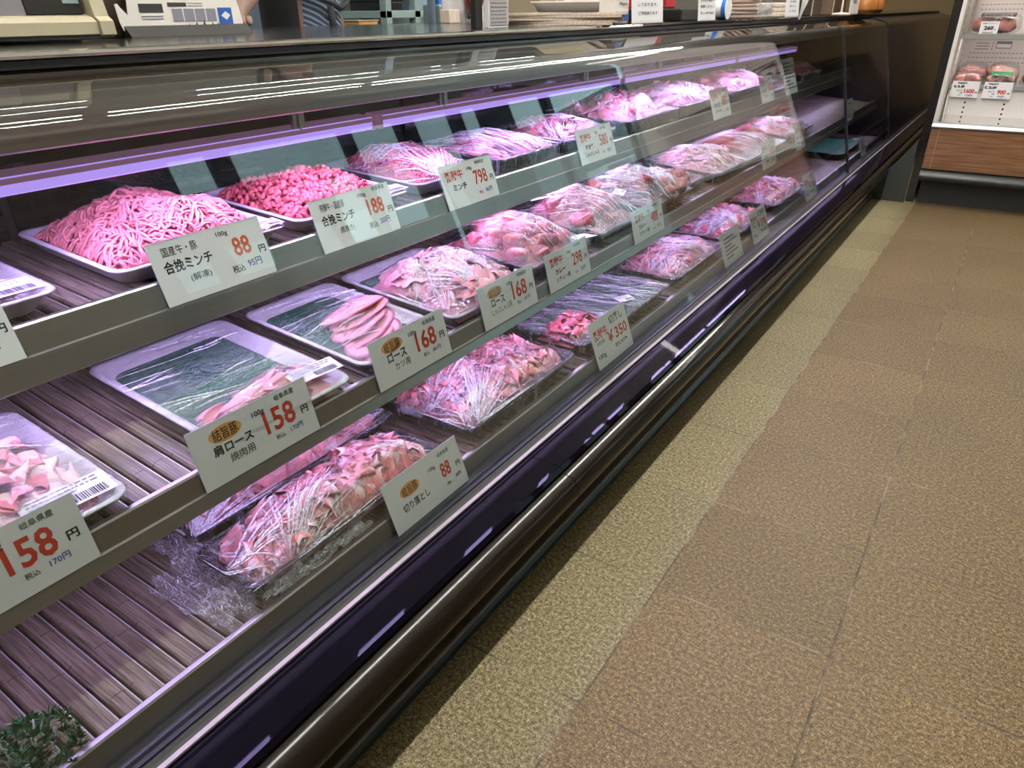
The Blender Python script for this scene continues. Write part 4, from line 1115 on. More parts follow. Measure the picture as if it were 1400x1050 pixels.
p, d, w = package('M', 0.700, 0.908, 0.757, 1.060, 'foam tray of fanned pork cutlets on green turf on the middle shelf', TRAYS)
tray_mesh(d, w, 0.024, M['foam'], p); turf(p, d * 0.86, w * 0.82, 0.0085)
for k in range(6):
    a = 0.5 + 0.16 * k
    cutlets(p, [d / 2 - 0.155 + 0.021 * k], [0.028 - 0.012 * k + 0.01 * (k % 2)], [0.030 - 0.0008 * k], [a + 0.9], M['pork_loin'], (0.072, 0.046), 30 + k, thick_=0.006, bend=0.018, tilt=-0.22, name='pork_cutlet')
fnm = mound_fn(0.19, w * 0.9, 0.009, 0.034, 17, cx=d / 2 - 0.11, rough=0.1)
film_mesh(p, fnm, d, w, 0.024, M['film_soft'], 18, 'across', drop=0.016, wr=0.0014, loose=0.002, creases=22)

p, d, w = package('M', 0.932, 1.185, 0.757, 1.060, 'foam tray of thin pork slices gathered in film, behind the second 168 tag', TRAYS)
tray_mesh(d, w, 0.024, M['foam'], p); turf(p, d * 0.86, w * 0.82, 0.0085)
fn = mound_fn(0.23, w * 0.94, 0.010, 0.046, 101, cx=d / 2 - 0.122, cy=0.006, rough=0.3, p=3.0)
slices_pile('pork_slices', p, fn, 0.23, w * 0.90, M['pork_loin'], 70, 0.11, 0.055, 102, d / 2 - 0.122, 0.006, 1.1, 0.008, ydir=0.5, jit=0.4)
film_mesh(p, fn, d, w, 0.024, M['film'], 19, 'radial', (0.5, -0.12), drop=0.016, wr=0.003, gap=0.016)
sticker(p, d / 2 - 0.014, w / 2 - 0.035, 0.029, 0.06, 0.02, 0.0, 0.0)

def stew(row, y0, y1, xf, xb, label, m, seed, n, size, film='film_soft', h=0.035, hg=0.035, stk=None):
    p, d, w = package(row, y0, y1, xf, xb, label, TRAYS)
    tray_mesh(d, w, h, M['blacktray'], p)
    fn = mound_fn(d * 0.88, w * 0.88, 0.022, hg, seed, rough=0.2)
    chunks(p, fn, d * 0.88, w * 0.88, m, n, size, seed, spread=0.84, one=False)
    bV, bF = pile_base(fn, d * 0.86, w * 0.86, 0, 0, m, p)
    npmesh('meat_bed', bV, bF, m, p, uv=np.zeros((len(bV), 2)) + 0.3, rnd=np.full(len(bV), 0.1))
    film_mesh(p, mound_fn(d * 0.98, w * 0.98, 0.025, hg + size * 0.9, seed, rough=0.1), d, w, h, M[film], seed + 3, 'along', drop=0.028, wr=0.0022)
    if stk: sticker(p, *stk)
    return p, d, w
p, d, w = stew('M', 1.212, 1.475, 0.765, 1.035, 'black tray of pink stewing beef chunks behind the 298 tag', M['stew'], 111, 30, 0.024, hg=0.040)
sticker(p, d / 2 - 0.02, w / 2 - 0.02, 0.045, 0.06, 0.05, 0.3, -0.2, False)
p, d, w = stew('M', 1.512, 1.795, 0.765, 1.035, 'black tray of pale stewing beef under glossy film behind the 488 tag', M['stew'], 121, 30, 0.024, film='film', hg=0.042)
sticker(p, -d / 2 + 0.05, -w / 2 + 0.05, 0.085, 0.075, 0.045, 0.2, 0.3)
sticker(p, d / 2 - 0.07, w / 2 - 0.05, 0.085, 0.06, 0.03, -0.3, 0.1)
p, d, w = stew('M', 1.825, 2.135, 0.765, 1.030, 'black tray of dark red beef chunks on the middle shelf beyond the 488 tag', M['beef_dark'], 131, 26, 0.026, film='film', hg=0.045)
p, d, w = package('M', 2.160, 2.330, 0.80, 1.05, 'narrow green-lined tray with a lilac sticker on the middle shelf', TRAYS)
tray_mesh(d, w, 0.030, M['blacktray'], p); turf(p, d * 0.8, w * 0.8, 0.010)
fn = mound_fn(0.09, w * 0.8, 0.012, 0.030, 133, cx=0.06)
slices_pile('beef_slices', p, fn, 0.09, w * 0.8, M['beef_dark'], 16, 0.07, 0.04, 134, 0.06)
film_mesh(p, fn, d, w, 0.030, M['film_soft'], 135, 'across', drop=0.025)
sticker(p, -0.02, 0, 0.040, 0.07, 0.04, 0.3, 0.1)
p, d, w = sliced('M', 2.355, 2.675, 0.765, 1.04, 'tray under tightly striped gathered film on the middle shelf', M['beef_slice'], 141, 0.035, 0.045, 40, film='film_heavy', mode='along', wr=0.005)
p, d, w = package('M', 2.70, 3.22, 0.77, 1.04, 'wide tray of overlapping pale pink slices on the middle shelf', TRAYS)
tray_mesh(d, w, 0.030, M['foam'], p)
for k in range(12):
    cutlets(p, [0.03 - 0.05 * (k % 2)], [-0.21 + 0.037 * k], [0.036 + 0.012 * (k % 2)], [0.2 + 0.2 * (k % 2)], M['pork_loin'], (0.07, 0.04), 150 + k, thick_=0.005, bend=0.012, tilt=-0.55, name='pork_slice')
film_mesh(p, mound_fn(d * 0.9, w * 0.9, 0.02, 0.045, 15, rough=0.1), d, w, 0.030, M['film'], 151, 'along', drop=0.02)
p, d, w = sliced('M', 3.27, 3.70, 0.775, 1.04, 'wrapped tray on the middle shelf next to the glass joint', M['pork'], 161, 0.035, 0.030, 40, film='film_soft')

# --- bottom deck -------------------------------------------------------
p, d, w = sliced('D', 0.405, 0.850, 0.846, 1.085, 'black tray of pork scraps at the back of the bottom deck', M['pork'], 171, 0.036, 0.045, 150, film='film', mode='radial', focus=(0.5, -0.5), L=0.085, Wd=0.040, fold=1.7, amp=0.009)
crumple(p, (d / 2 - 0.012, -w / 2 - 0.010, 0.012), 0.10, 0.045, 0.022, M['crinkle'], 172, 0.2)
crumple(p, (0.02, w / 2 - 0.01, 0.062), 0.08, 0.05, 0.035, M['crinkle'], 173, 0.2)
p, d, w = sliced('D', 0.388, 0.805, 0.684, 0.825, 'black tray of crumpled pork scraps at the front, behind the red 88 tag', M['pork'], 181, 0.034, 0.050, 150, film='film', mode='radial', focus=(0.5, -0.35), L=0.085, Wd=0.040, fold=1.7, amp=0.009, pw=3.0)
crumple(p, (d / 2 - 0.075, -w / 2 - 0.020, 0.005), 0.15, 0.08, 0.032, M['crinkle'], 182, 0.1)
crumple(p, (d / 2 + 0.004, -0.10, 0.010), 0.022, 0.18, 0.020, M['crinkle'], 183, 0.0)
p, d, w = sliced('D', 0.872, 1.275, 0.684, 0.920, 'large black tray of bright pink pork pieces in creased film, left of the 350 tag', M['pork'], 191, 0.034, 0.046, 210, film='film', mode='radial', focus=(0.48, -0.42), L=0.085, Wd=0.040, fold=1.7, amp=0.009, wr=0.003, pw=3.0)
crumple(p, (-0.02, -w / 2 - 0.004, 0.030), 0.05, 0.02, 0.02, M['crinkle'], 192, 0.2)
p, d, w = package('D', 1.315, 1.815, 0.684, 0.895, 'black tray with green turf under crinkled film, behind the 350 tag', TRAYS)
tray_mesh(d, w, 0.034, M['blacktray'], p); turf(p, d * 0.84, w * 0.88, 0.024)
fn = mound_fn(0.10, 0.16, 0.024, 0.022, 195, cx=0.02, cy=-0.17)
slices_pile('beef_slices', p, fn, 0.10, 0.16, M['beef_slice'], 26, 0.06, 0.035, 196, 0.02, -0.17)
film_mesh(p, fn, d, w, 0.034, M['film_heavy'], 197, 'along', drop=0.02, creases=75, loose=0.006, wr=0.003)
sticker(p, d / 2 - 0.05, 0.05, 0.046, 0.05, 0.03, 0.4, 0.1)
p, d, w = sliced('D', 1.855, 2.275, 0.684, 0.900, 'black tray of marbled pink slices on the bottom deck, left of the 598 tag', M['beef_slice'], 201, 0.034, 0.042, 90, film='film', mode='radial', focus=(0.5, 0.1), ydir=0.9, jit=0.5, Wd=0.035, L=0.12)
p, d, w = sliced('D', 2.315, 2.760, 0.684, 0.900, 'black tray of meat under bright creased film behind the 598 tag', M['beef_slice'], 211, 0.034, 0.040, 80, film='film_heavy', mode='radial', focus=(0.4, -0.2))
p, d, w = sliced('D', 2.865, 3.36, 0.684, 0.900, 'black tray of red and pink beef on the bottom deck before the far glass joint', M['beef_slice'], 221, 0.034, 0.042, 90, film='film', mode='radial', focus=(0.3, 0.3))
p, d, w = package('D', 4.15, 4.75, 0.70, 0.92, 'green-lined tray on the bottom deck behind the far glass pane', TRAYS)
tray_mesh(d, w, 0.036, M['blacktray'], p); turf(p, d * 0.88, w * 0.9, 0.030)

# parsley garnish on the deck at the lower left corner
pl = thing('garnish_plant', (-0.70, 0.105, 0.2215), 'dark green curly garnish with white stems on the bottom deck at the lower left corner', 'garnish')
rs = np.random.RandomState(3)
VS = []; FS = []; off = 0; ms = MB()
for k in range(150):
    a = rs.uniform(0, 2 * pi); r = 0.050 * math.sqrt(rs.uniform(0, 1)); z = 0.010 + 0.050 * rs.uniform(0.2, 1) * (1 - (r / 0.058) ** 2)
    c = np.array([r * math.cos(a), r * math.sin(a) * 1.1, z]); nb = 9
    for b in range(nb):
        q = rs.normal(size=3); q[2] = abs(q[2]) + 0.2; q /= np.linalg.norm(q)
        s = np.cross(q, rs.normal(size=3)); s /= np.linalg.norm(s); l = rs.uniform(0.007, 0.014); wd = 0.0016
        VS.append(np.array([c, c + q * l * 0.5 + s * wd, c + q * l, c + q * l * 0.5 - s * wd])); FS.append(np.array([[0, 1, 2, 3]]) + off); off += 4
    if k % 9 == 0: ms.tube([(0.3 * c[0], 0.3 * c[1], 0.001), (0.8 * c[0], 0.8 * c[1], z * 0.6), tuple(c)], 0.0012, 5)
lf = npmesh('leaves', np.concatenate(VS), np.concatenate(FS), M['leaf'], pl, smooth=False)
lf['kind'] = 'stuff'
ms.build('stems', M['leaf_white'], pl, False)

# ------------------------------------------------------------------ open chiller at the end of the aisle
FX0, FX1 = -0.340, 0.56
fr = thing('open_chiller', (0.11, 4.85, 0), 'white open chiller with brown wood front at the end of the aisle', 'chiller')
mb = MB(); mb.box(FX0 + 0.01, FX1, 4.44, 5.25, 0.0, 0.115); mb.build('kick_plate', M['fridge_grey'], fr)
bq = [(4.455, 0.112)] + [(4.405 + 0.075 * math.cos(math.radians(a)), 0.150 + 0.036 * math.sin(math.radians(a))) for a in range(270, 89, -15)] + [(4.455, 0.186)]
mb = MB(); mb.prof(bq, FX0, FX1, smooth=True, axis='X'); mb.build('bumper', M['fridge_grey'], fr)
mb = MB(); mb.box(FX0 + 0.002, -0.302, 4.360, 4.46, 0.188, 0.388); mb.build('corner_panel', M['wood'], fr)
mb = MB(); mb.box(-0.3005, FX1, 4.358, 4.46, 0.188, 0.388); mb.build('wood_panel', M['wood'], fr)
mb = MB(); mb.box(-0.3025, -0.3000, 4.3565, 4.40, 0.188, 0.388); mb.build('panel_seam', M['tan'], fr)
mb = MB(); mb.prof([(4.352, 0.390), (4.346, 0.398), (4.350, 0.412), (4.372, 0.418), (4.40, 0.416), (4.46, 0.390)], FX0, FX1, axis='X'); mb.build('front_trim', M['alu'], fr)
mb = MB(); mb.box(FX0 + 0.02, FX1 - 0.02, 4.372, 4.376, 0.416, 0.455); mb.build('glass_lip', M['clear'], fr)
mb = MB(); mb.box(-0.382, -0.343, 4.41, 8.75, 0.0, 1.95); mb.build('black_side_panel', M['black_gloss'], fr)  # unseen run past the chiller is added to darken the glass reflections
mb = MB(); mb.box(-0.343, -0.326, 4.40, 5.25, 0.40, 1.95); mb.build('side_wall', M['fridge_white'], fr)
mb = MB(); mb.box(FX1 - 0.012, FX1, 4.40, 5.25, 0.115, 1.95); mb.build('right_side_wall', M['fridge_white'], fr)
# slotted upright strip inside the side wall
for yy, nm in ((4.53, 'slot_strip'), (4.90, 'slot_strip')):
    mb = MB(); mb.box(-0.3262, -0.3235, yy - 0.020, yy + 0.020, 0.42, 1.90, 0)
    for k in range(46):
        z = 0.44 + k * 0.032
        mb.box(-0.3236, -0.3230, yy - 0.005, yy + 0.005, z, z + 0.016, 1)
    mb.build(nm, [M['fridge_white'], M['ink']], fr)
# back panel with slot rows
mb = MB(); mb.box(-0.326, FX1 - 0.012, 4.95, 4.97, 0.30, 1.95, 0)
for z in (0.667, 0.690, 0.712, 0.922, 0.945, 0.968, 1.18, 1.20, 1.22):
    for k in range(46):
        x = -0.295 + k * 0.018
        mb.box(x, x + 0.0105, 4.9485, 4.951, z - 0.0018, z + 0.0018, 1)
mb.build('back_panel', [M['fridge_pink'], M['grey_print']], fr)
mb = MB(); mb.box(-0.326, FX1 - 0.012, 4.40, 5.25, 1.90, 1.95); mb.build('canopy', M['fridge_white'], fr)
mb = MB(); mb.box(-0.28, FX1 - 0.05, 4.46, 4.50, 1.885, 1.899); mb.build('chiller_fill_lamp', M['chill_fill'], fr)  # out-of-view lamp added to brighten the chiller interior
# lower riser with air holes
mb = MB(); mb.box(-0.320, FX1 - 0.014, 4.552, 4.562, 0.40, 0.565, 0)
for x in (-0.233, -0.060, 0.115, 0.29):
    for k in range(5):
        z = 0.403 + 0.0235 * k
        mb.add([(x + 0.0045 * math.cos(a * pi / 8), 4.5515, z + 0.0052 * math.sin(a * pi / 8)) for a in range(16)], [tuple(range(16))], 1)
mb.build('riser', [M['fridge_white'], M['ink']], fr)
mb = MB(); mb.box(-0.322, FX1 - 0.013, 4.376, 4.56, 0.392, 0.400); mb.build('deck', M['fridge_white'], fr)
# shelves
for nm, y, z0, z1 in (('lower_shelf', 4.545, 0.563, 0.585), ('upper_shelf', 4.60, 0.788, 0.814)):
    mb = MB(); mb.box(-0.322, FX1 - 0.013, y, 4.95, z1 - 0.012, z1 - 0.004)
    mb.prof([(y, z0), (y - 0.006, z0 + 0.003), (y - 0.006, z1 - 0.002), (y, z1), (y + 0.012, z1), (y + 0.012, z0)], -0.322, FX1 - 0.013, axis='X')
    mb.build(nm, M['alu'], fr)
mb = MB(); mb.tube([(-0.30, 4.40, 0.418), (-0.312, 4.50, 0.47), (-0.318, 4.55, 0.53)], 0.004, 6); mb.build('shelf_support', M['alu'], fr)
mb = MB(); mb.box(-0.30, FX1 - 0.05, 4.616, 4.632, 0.7925, 0.7998); mb.build('unseen_shelf_lamp', M['chill_fill'], fr)  # hidden lamp added to brighten the back panel below this shelf
# stickers on the back panel
mb = MB()
mb.box(-0.283, -0.185, 4.9475, 4.9495, 0.722, 0.770, 0)
for k in range(3):
    mb.box(-0.272, -0.212, 4.947, 4.9476, 0.758 - 0.014 * k, 0.7615 - 0.014 * k, 1); mb.box(-0.197, -0.193, 4.947, 4.9476, 0.757 - 0.014 * k, 0.7625 - 0.014 * k, 2)
mb.build('pink_notice', [M['fridge_pink'], M['grey_print'], M['ink']], fr)
mb = MB(); mb.box(-0.178, -0.108, 4.9475, 4.9495, 0.735, 0.770, 0); mb.box(-0.175, -0.111, 4.947, 4.9476, 0.739, 0.757, 1); mb.build('grey_notice', [M['grey_print'], M['sticker']], fr)

def chill_tag(x0, x1, z0, z1, y, items, label):
    t = thing('price_tag', ((x0 + x1) / 2, y, z0), label, 'price tag')
    w, h = x1 - x0, z1 - z0
    mb = MB(); mb.box(-w / 2, w / 2, -0.0004, 0.0004, 0, h, 0)
    fn = lambda u, v: (u, -0.0007, v)
    for s, u, v, th, tw, mi, b in items:
        put_text(mb, s, (u - 0.5) * w, v * h, th * h, fn, mi, None if tw is None else tw * w, b)
    mb.build('card', [M['card'], M['ink'], M['red'], M['blue'], M['blue']], t, False)
chill_tag(-0.308, -0.186, 0.523, 0.600, 4.536, [('国産若鶏', 0.36, 0.87, 0.13, 0.34, 1, 0.04), ('もも肉', 0.26, 0.66, 0.20, 0.40, 1, 0.05), ('2kg入り', 0.30, 0.42, 0.10, 0.22, 1, 0.02), ('1袋', 0.38, 0.28, 0.10, 0.10, 1, 0.02), ('1600', 0.67, 0.40, 0.28, 0.38, 2, 0.05), ('円', 0.92, 0.32, 0.11, 0.08, 1, 0.05), ('税込', 0.34, 0.13, 0.07, 0.10, 1, 0.02), ('1728円', 0.68, 0.14, 0.13, 0.26, 4, 0.03)],
          'white price tag reading 1600 under the pink chicken thigh bags')
chill_tag(-0.167, -0.044, 0.523, 0.600, 4.536, [('国産若鶏', 0.32, 0.87, 0.13, 0.34, 1, 0.04), ('むね肉', 0.24, 0.66, 0.20, 0.42, 1, 0.05), ('2kg入り', 0.30, 0.42, 0.10, 0.22, 1, 0.02), ('1袋', 0.38, 0.28, 0.10, 0.10, 1, 0.02), ('900', 0.66, 0.40, 0.28, 0.30, 2, 0.05), ('円', 0.91, 0.32, 0.11, 0.08, 1, 0.05), ('税込', 0.34, 0.13, 0.07, 0.10, 1, 0.02), ('972円', 0.66, 0.14, 0.13, 0.22, 4, 0.03)],
          'white price tag reading 900 under the pale chicken breast bags')
chill_tag(-0.256, -0.177, 0.8145, 0.870, 4.592, [('焼豚ブロック', 0.5, 0.85, 0.13, 0.8, 1, 0.01), ('260', 0.48, 0.48, 0.34, 0.52, 1, 0.06), ('円', 0.84, 0.34, 0.10, 0.08, 1, 0.03), ('税込281円', 0.46, 0.10, 0.13, 0.56, 1, 0.03)],
          'small white price tag reading 260 on the upper chiller shelf')
chill_tag(-0.060, 0.03, 0.8145, 0.870, 4.592, [('ベーコン', 0.4, 0.82, 0.16, 0.6, 1, 0.03), ('380', 0.48, 0.45, 0.34, 0.5, 2, 0.06), ('税込410円', 0.46, 0.10, 0.13, 0.56, 1, 0.03)],
          'small white price tag at the right frame edge on the upper chiller shelf')

def meat_bag(x0, x1, y0, y1, z0, z1, m, label, seed, labelm=None):
    t = thing('bagged_meat', ((x0 + x1) / 2, (y0 + y1) / 2, z0), label, 'packed meat', 'bags in the chiller')
    rs = np.random.RandomState(seed)
    V0, F0 = ico()
    s = np.array([(x1 - x0) / 2, (y1 - y0) / 2, (z1 - z0) / 2])
    zt = s[2] * 0.85
    chunks(t, lambda X, Y: np.full_like(np.asarray(X, dtype=float), zt) + 0.004 * np.sin(X * 90 + seed), (x1 - x0) * 0.86, (y1 - y0) * 0.86, m, 14, s[2] * 0.72, 400 + seed, name='meat', one=True, spread=0.62)
    V = np.sign(V0) * np.abs(V0) ** 0.6
    V = V * (1 + 0.05 * fbm(V[:, 0] * 2, V[:, 1] + V[:, 2], seed, 5.0)[:, None]) * s * 1.0
    V[:, 2] += s[2]; V[:, 2] = np.maximum(V[:, 2], 0.0005)
    V2 = V * 1.03; V2[:, 2] = np.maximum(V2[:, 2], 0.0)
    npmesh('plastic_bag', V2, F0, M['film_soft'], t, uv=np.stack([V0[:, 0] * 2, V0[:, 2] * 2], -1))
    if labelm:
        gx, gy = np.meshgrid(np.linspace(-0.35, 0.35, 8), np.linspace(-0.9, 0.2, 8), indexing='ij')
        X = gx * s[0] * 2; Yv = gy * s[1]
        Z = s[2] * 2.04 * (1 - 0.25 * np.abs(gy) ** 3) + 0.001
        npmesh('label', np.stack([X, Yv, Z], -1).reshape(-1, 3), grid_faces(8, 8), labelm, t)
meat_bag(-0.318, -0.180, 4.56, 4.74, 0.5825, 0.640, M['thigh'], 'bag of pink chicken thigh at the front behind the 1600 tag', 1)
meat_bag(-0.312, -0.185, 4.75, 4.92, 0.5825, 0.672, M['thigh'], 'bag of pink chicken thigh at the back behind the 1600 tag', 2)
meat_bag(-0.172, -0.040, 4.56, 4.74, 0.5825, 0.638, M['chicken'], 'bag of pale chicken breast with green label behind the 900 tag', 3, M['green_label'])
meat_bag(-0.172, -0.045, 4.75, 4.92, 0.5825, 0.675, M['chicken'], 'bag of pale chicken breast at the back behind the 900 tag', 4)
meat_bag(-0.015, 0.12, 4.58, 4.80, 0.5825, 0.64, M['beef_dark'], 'dark packed meat right of the clear divider on the lower chiller shelf', 5)
meat_bag(-0.300, -0.085, 4.625, 4.80, 0.811, 0.905, M['thigh'], 'packed roast pork with a black band on the upper chiller shelf', 6, M['pack_film_dark'])
meat_bag(-0.062, 0.12, 4.625, 4.80, 0.811, 0.88, M['beef_dark'], 'packed dark meat at the right frame edge on the upper chiller shelf', 7)
t = thing('shelf_divider', (-0.030, 4.70, 0.5815), 'thin clear plastic divider on the lower chiller shelf', 'divider')
mb = MB(); mb.box(-0.0008, 0.0008, -0.14, 0.20, 0, 0.085); mb.build('plate', M['clear'], t, False)
mb = MB(); mb.box(-0.0012, 0.0012, -0.142, -0.140, 0, 0.087); mb.build('edge', M['fridge_white'], t, False)

# ------------------------------------------------------------------ things on the counter (top at z = 0.906)
CZ = 0.906
def put(name, loc, label, cat, group=None, rz=0.0):
    return thing(name, loc, label, cat, group, rotz=rz)

sc = put('label_scale', (-1.22, 0.30, CZ), 'cream counter scale with grey and black panel at the upper left corner', 'scale')
mb = MB(); mb.bbox(-1.40, -1.105, -0.02, 0.602, CZ + 0.004, CZ + 0.014, 0.002); mb.build('foot', M['black_plastic'], sc)
mb = MB(); mb.prof([(-1.40, 0.920), (-1.112, 0.912), (-1.102, 0.916), (-1.103, 0.931), (-1.112, 0.937), (-1.40, 1.01)], -0.03, 0.600); mb.build('lower_body', M['cream'], sc)
mb = MB(); mb.prof([(-1.125, 0.938), (-1.150, 1.10), (-1.40, 1.12), (-1.40, 0.98)], -0.03, 0.590); mb.build('upper_body', M['cream'], sc)
mb = MB(); mb.prof([(-1.1220, 0.939), (-1.1462, 1.09), (-1.1500, 1.09), (-1.128, 0.939)], 0.0, 0.518); mb.build('grey_panel', M['grey_plastic'], sc)
mb = MB(); mb.prof([(-1.1215, 0.941), (-1.1455, 1.09), (-1.1500, 1.09), (-1.128, 0.941)], 0.520, 0.595); mb.build('black_panel', M['black_plastic'], sc)
mb = MB(); mb.prof([(-1.1225, 0.954), (-1.1400, 1.06), (-1.1440, 1.06), (-1.126, 0.954)], 0.570, 0.592); mb.build('display', M['lcd'], sc)
mb = MB(); mb.prof([(-1.109, 0.912), (-1.098, 0.915), (-1.099, 0.932), (-1.109, 0.938), (-1.155, 1.12), (-1.40, 1.13), (-1.40, 0.912)], 0.602, 0.622); mb.build('side_cheek', M['cream'], sc)

bx = put('dark_box', (-1.36, 0.80, CZ), 'dark brown wooden box beside the cream scale, holding a poster', 'box')
mb = MB(); mb.bbox(-1.62, -1.275, 0.66, 0.955, CZ, CZ + 0.24, 0.004); mb.build('body', M['darkwood'], bx)
mb = MB(); c = []
for k in range(24):
    a = 2 * pi * k / 24; c.append((-1.2742, 0.702 + 0.0075 * math.copysign(abs(math.cos(a)) ** 0.5, math.cos(a)), 0.933 + 0.0042 * math.copysign(abs(math.sin(a)) ** 0.5, math.sin(a))))
mb.add(c, [tuple(range(24))], 0); mb.build('red_seal', M['orange_red'], bx)

po = put('poster', (-1.262, 0.84, CZ), 'white cut-out poster with grey photographs and black grass edge', 'poster')
ol = [(0.722, 0.955), (0.727, 0.956), (0.731, 0.950), (0.741, 0.939), (0.746, 0.975), (0.750, 1.12), (0.965, 1.12), (0.955, 0.98), (0.965, 0.935), (0.966, 0.924), (0.957, 0.914), (0.935, 0.917), (0.905, 0.918), (0.880, 0.922), (0.855, 0.920), (0.830, 0.914), (0.805, 0.9095), (0.780, 0.908), (0.755, 0.911), (0.728, 0.916), (0.724, 0.930)]
xp = -1.262
mb = MB(); mb.add([(xp, y, z) for y, z in ol] + [(xp - 0.0015, y, z) for y, z in ol], [tuple(range(len(ol)))] + [tuple(range(len(ol), 2 * len(ol)))[::-1]] + [(i, (i + 1) % len(ol), len(ol) + (i + 1) % len(ol), len(ol) + i) for i in range(len(ol))], 0)
def q(y0, y1, z0, z1, mi, o=0.0006): mb.add([(xp + o, y0, z0), (xp + o, y1, z0), (xp + o, y1, z1), (xp + o, y0, z1)], [(0, 1, 2, 3)], mi)
q(0.762, 0.806, 0.943, 0.956, 1); q(0.816, 0.852, 0.952, 0.958, 1)
for k in range(2): q(0.764, 0.804, 0.9365 - 0.004 * k, 0.9378 - 0.004 * k, 2)
for k in range(2): q(0.855, 0.885, 0.9565 - 0.004 * k, 0.9575 - 0.004 * k, 2)
for k in range(4): q(0.822 + 0.0225 * k, 0.842 + 0.0225 * k, 0.9285, 0.9485, 2)
q(0.914, 0.944, 0.9235, 0.9500, 3)
mb.add([(xp + 0.0009, y, z) for y, z in ((0.920, 0.937), (0.930, 0.944), (0.940, 0.938), (0.931, 0.930))], [(0, 1, 2, 3)], 0)
rr_ = random.Random(4)
for y in (0.735, 0.768, 0.778, 0.838, 0.851, 0.866, 0.882, 0.899, 0.910, 0.925, 0.945):
    hh = rr_.uniform(0.006, 0.010); zb = float(np.interp(y, [a for a, b in ol[::-1] if b < 0.93 and a < 0.967][0:12], [b for a, b in ol[::-1] if b < 0.93 and a < 0.967][0:12]))
    mb.add([(xp + 0.0007, y - 0.003, zb), (xp + 0.0007, y + 0.003, zb), (xp + 0.0007, y + 0.0005, zb + hh)], [(0, 1, 2)], 1)
mb.build('sheet', [M['paper'], M['ink'], M['grey_print'], M['print_blue']], po)
mb = MB(); mb.prof([(-1.2645, 0.9062), (-1.245, 0.9062), (-1.2640, 0.925)], 0.73, 0.972); mb.build('stand_foot', M['black_plastic'], po)

# cards and stationery standing along the edge
def sign_card(x, y0, y1, h, lines, label, lean=0.08, m='card', rz=0.0, tilt=0.0, textw=0.72, back=True):
    t = thing('sign_card', (x, (y0 + y1) / 2, CZ), label, 'sign', None, roty=-lean, rotz=rz)
    w = y1 - y0
    mb = MB()
    mb.add([(0.0004, -w / 2, 0.001), (0.0004, w / 2, 0.001), (0.0004, w / 2 + tilt, h), (0.0004, -w / 2 + tilt, h), (-0.0008, -w / 2, 0.001), (-0.0008, w / 2, 0.001), (-0.0008, w / 2 + tilt, h), (-0.0008, -w / 2 + tilt, h)],
           [(0, 1, 2, 3), (7, 6, 5, 4), (0, 4, 5, 1), (2, 6, 7, 3), (1, 5, 6, 2), (0, 3, 7, 4)], 0)
    for s, v, th in lines:
        put_text(mb, s, 0, v, th, lambda u, vv: (0.0010, u + tilt * vv / h, vv), 1, textw * w, 0.01)
    mb.build('card', [M[m], M['ink']], t, False)
    mb = MB(); mb.box(-0.004, 0.004, -w / 2, w / 2, 0.0, 0.006); mb.build('clear_stand', M['clear'], t, False)
    return t
s1 = [('お肉の発送を', 0.066, 0.007), ('しております。', 0.045, 0.0085), ('ご予約承ります', 0.0245, 0.0085)]
sign_card(-0.888, 1.885, 2.085, 0.13, s1, 'wide white sign card with three printed lines, right of the blue paper pack', textw=0.62)
s2 = [('お肉は冷蔵庫で', 0.056, 0.0075), ('保管ください', 0.040, 0.0075), ('涼しい所で保存', 0.022, 0.0075)]
sign_card(-0.872, 2.315, 2.465, 0.12, s2, 'narrow white sign card with black print, left of the blue tape roll', textw=0.78)
sign_card(-0.850, 3.20, 3.40, 0.12, s2, 'small white sign card behind the drooping white paper slip', textw=0.5)
sign_card(-0.830, 4.30, 4.53, 0.30, [('ご案内', 0.10, 0.02), ('営業日', 0.06, 0.02)], 'tall bluish sign leaning beside the round brown jars', m='fridge_white', tilt=0.10, textw=0.4)

pk = put('paper_pack', (-0.915, 1.834, CZ), 'white paper pack with a blue band on the counter', 'paper pack')
mb = MB(); mb.bbox(-0.940, -0.892, 1.795, 1.872, CZ, CZ + 0.16, 0.004); mb.build('pack', M['fridge_white'], pk)
mb = MB(); mb.box(-0.8925, -0.8912, 1.7965, 1.8705, CZ + 0.0085, CZ + 0.0245); mb.box(-0.8925, -0.8912, 1.7965, 1.8705, CZ + 0.0275, CZ + 0.0290)
mb.build('blue_band', M['print_blue'], pk)
mb = MB(); put_text(mb, 'Paper', 1.838, CZ + 0.046, 0.008, lambda u, v: (-0.8911, u, v), 0, 0.045, 0.02); mb.build('print', M['ink'], pk)

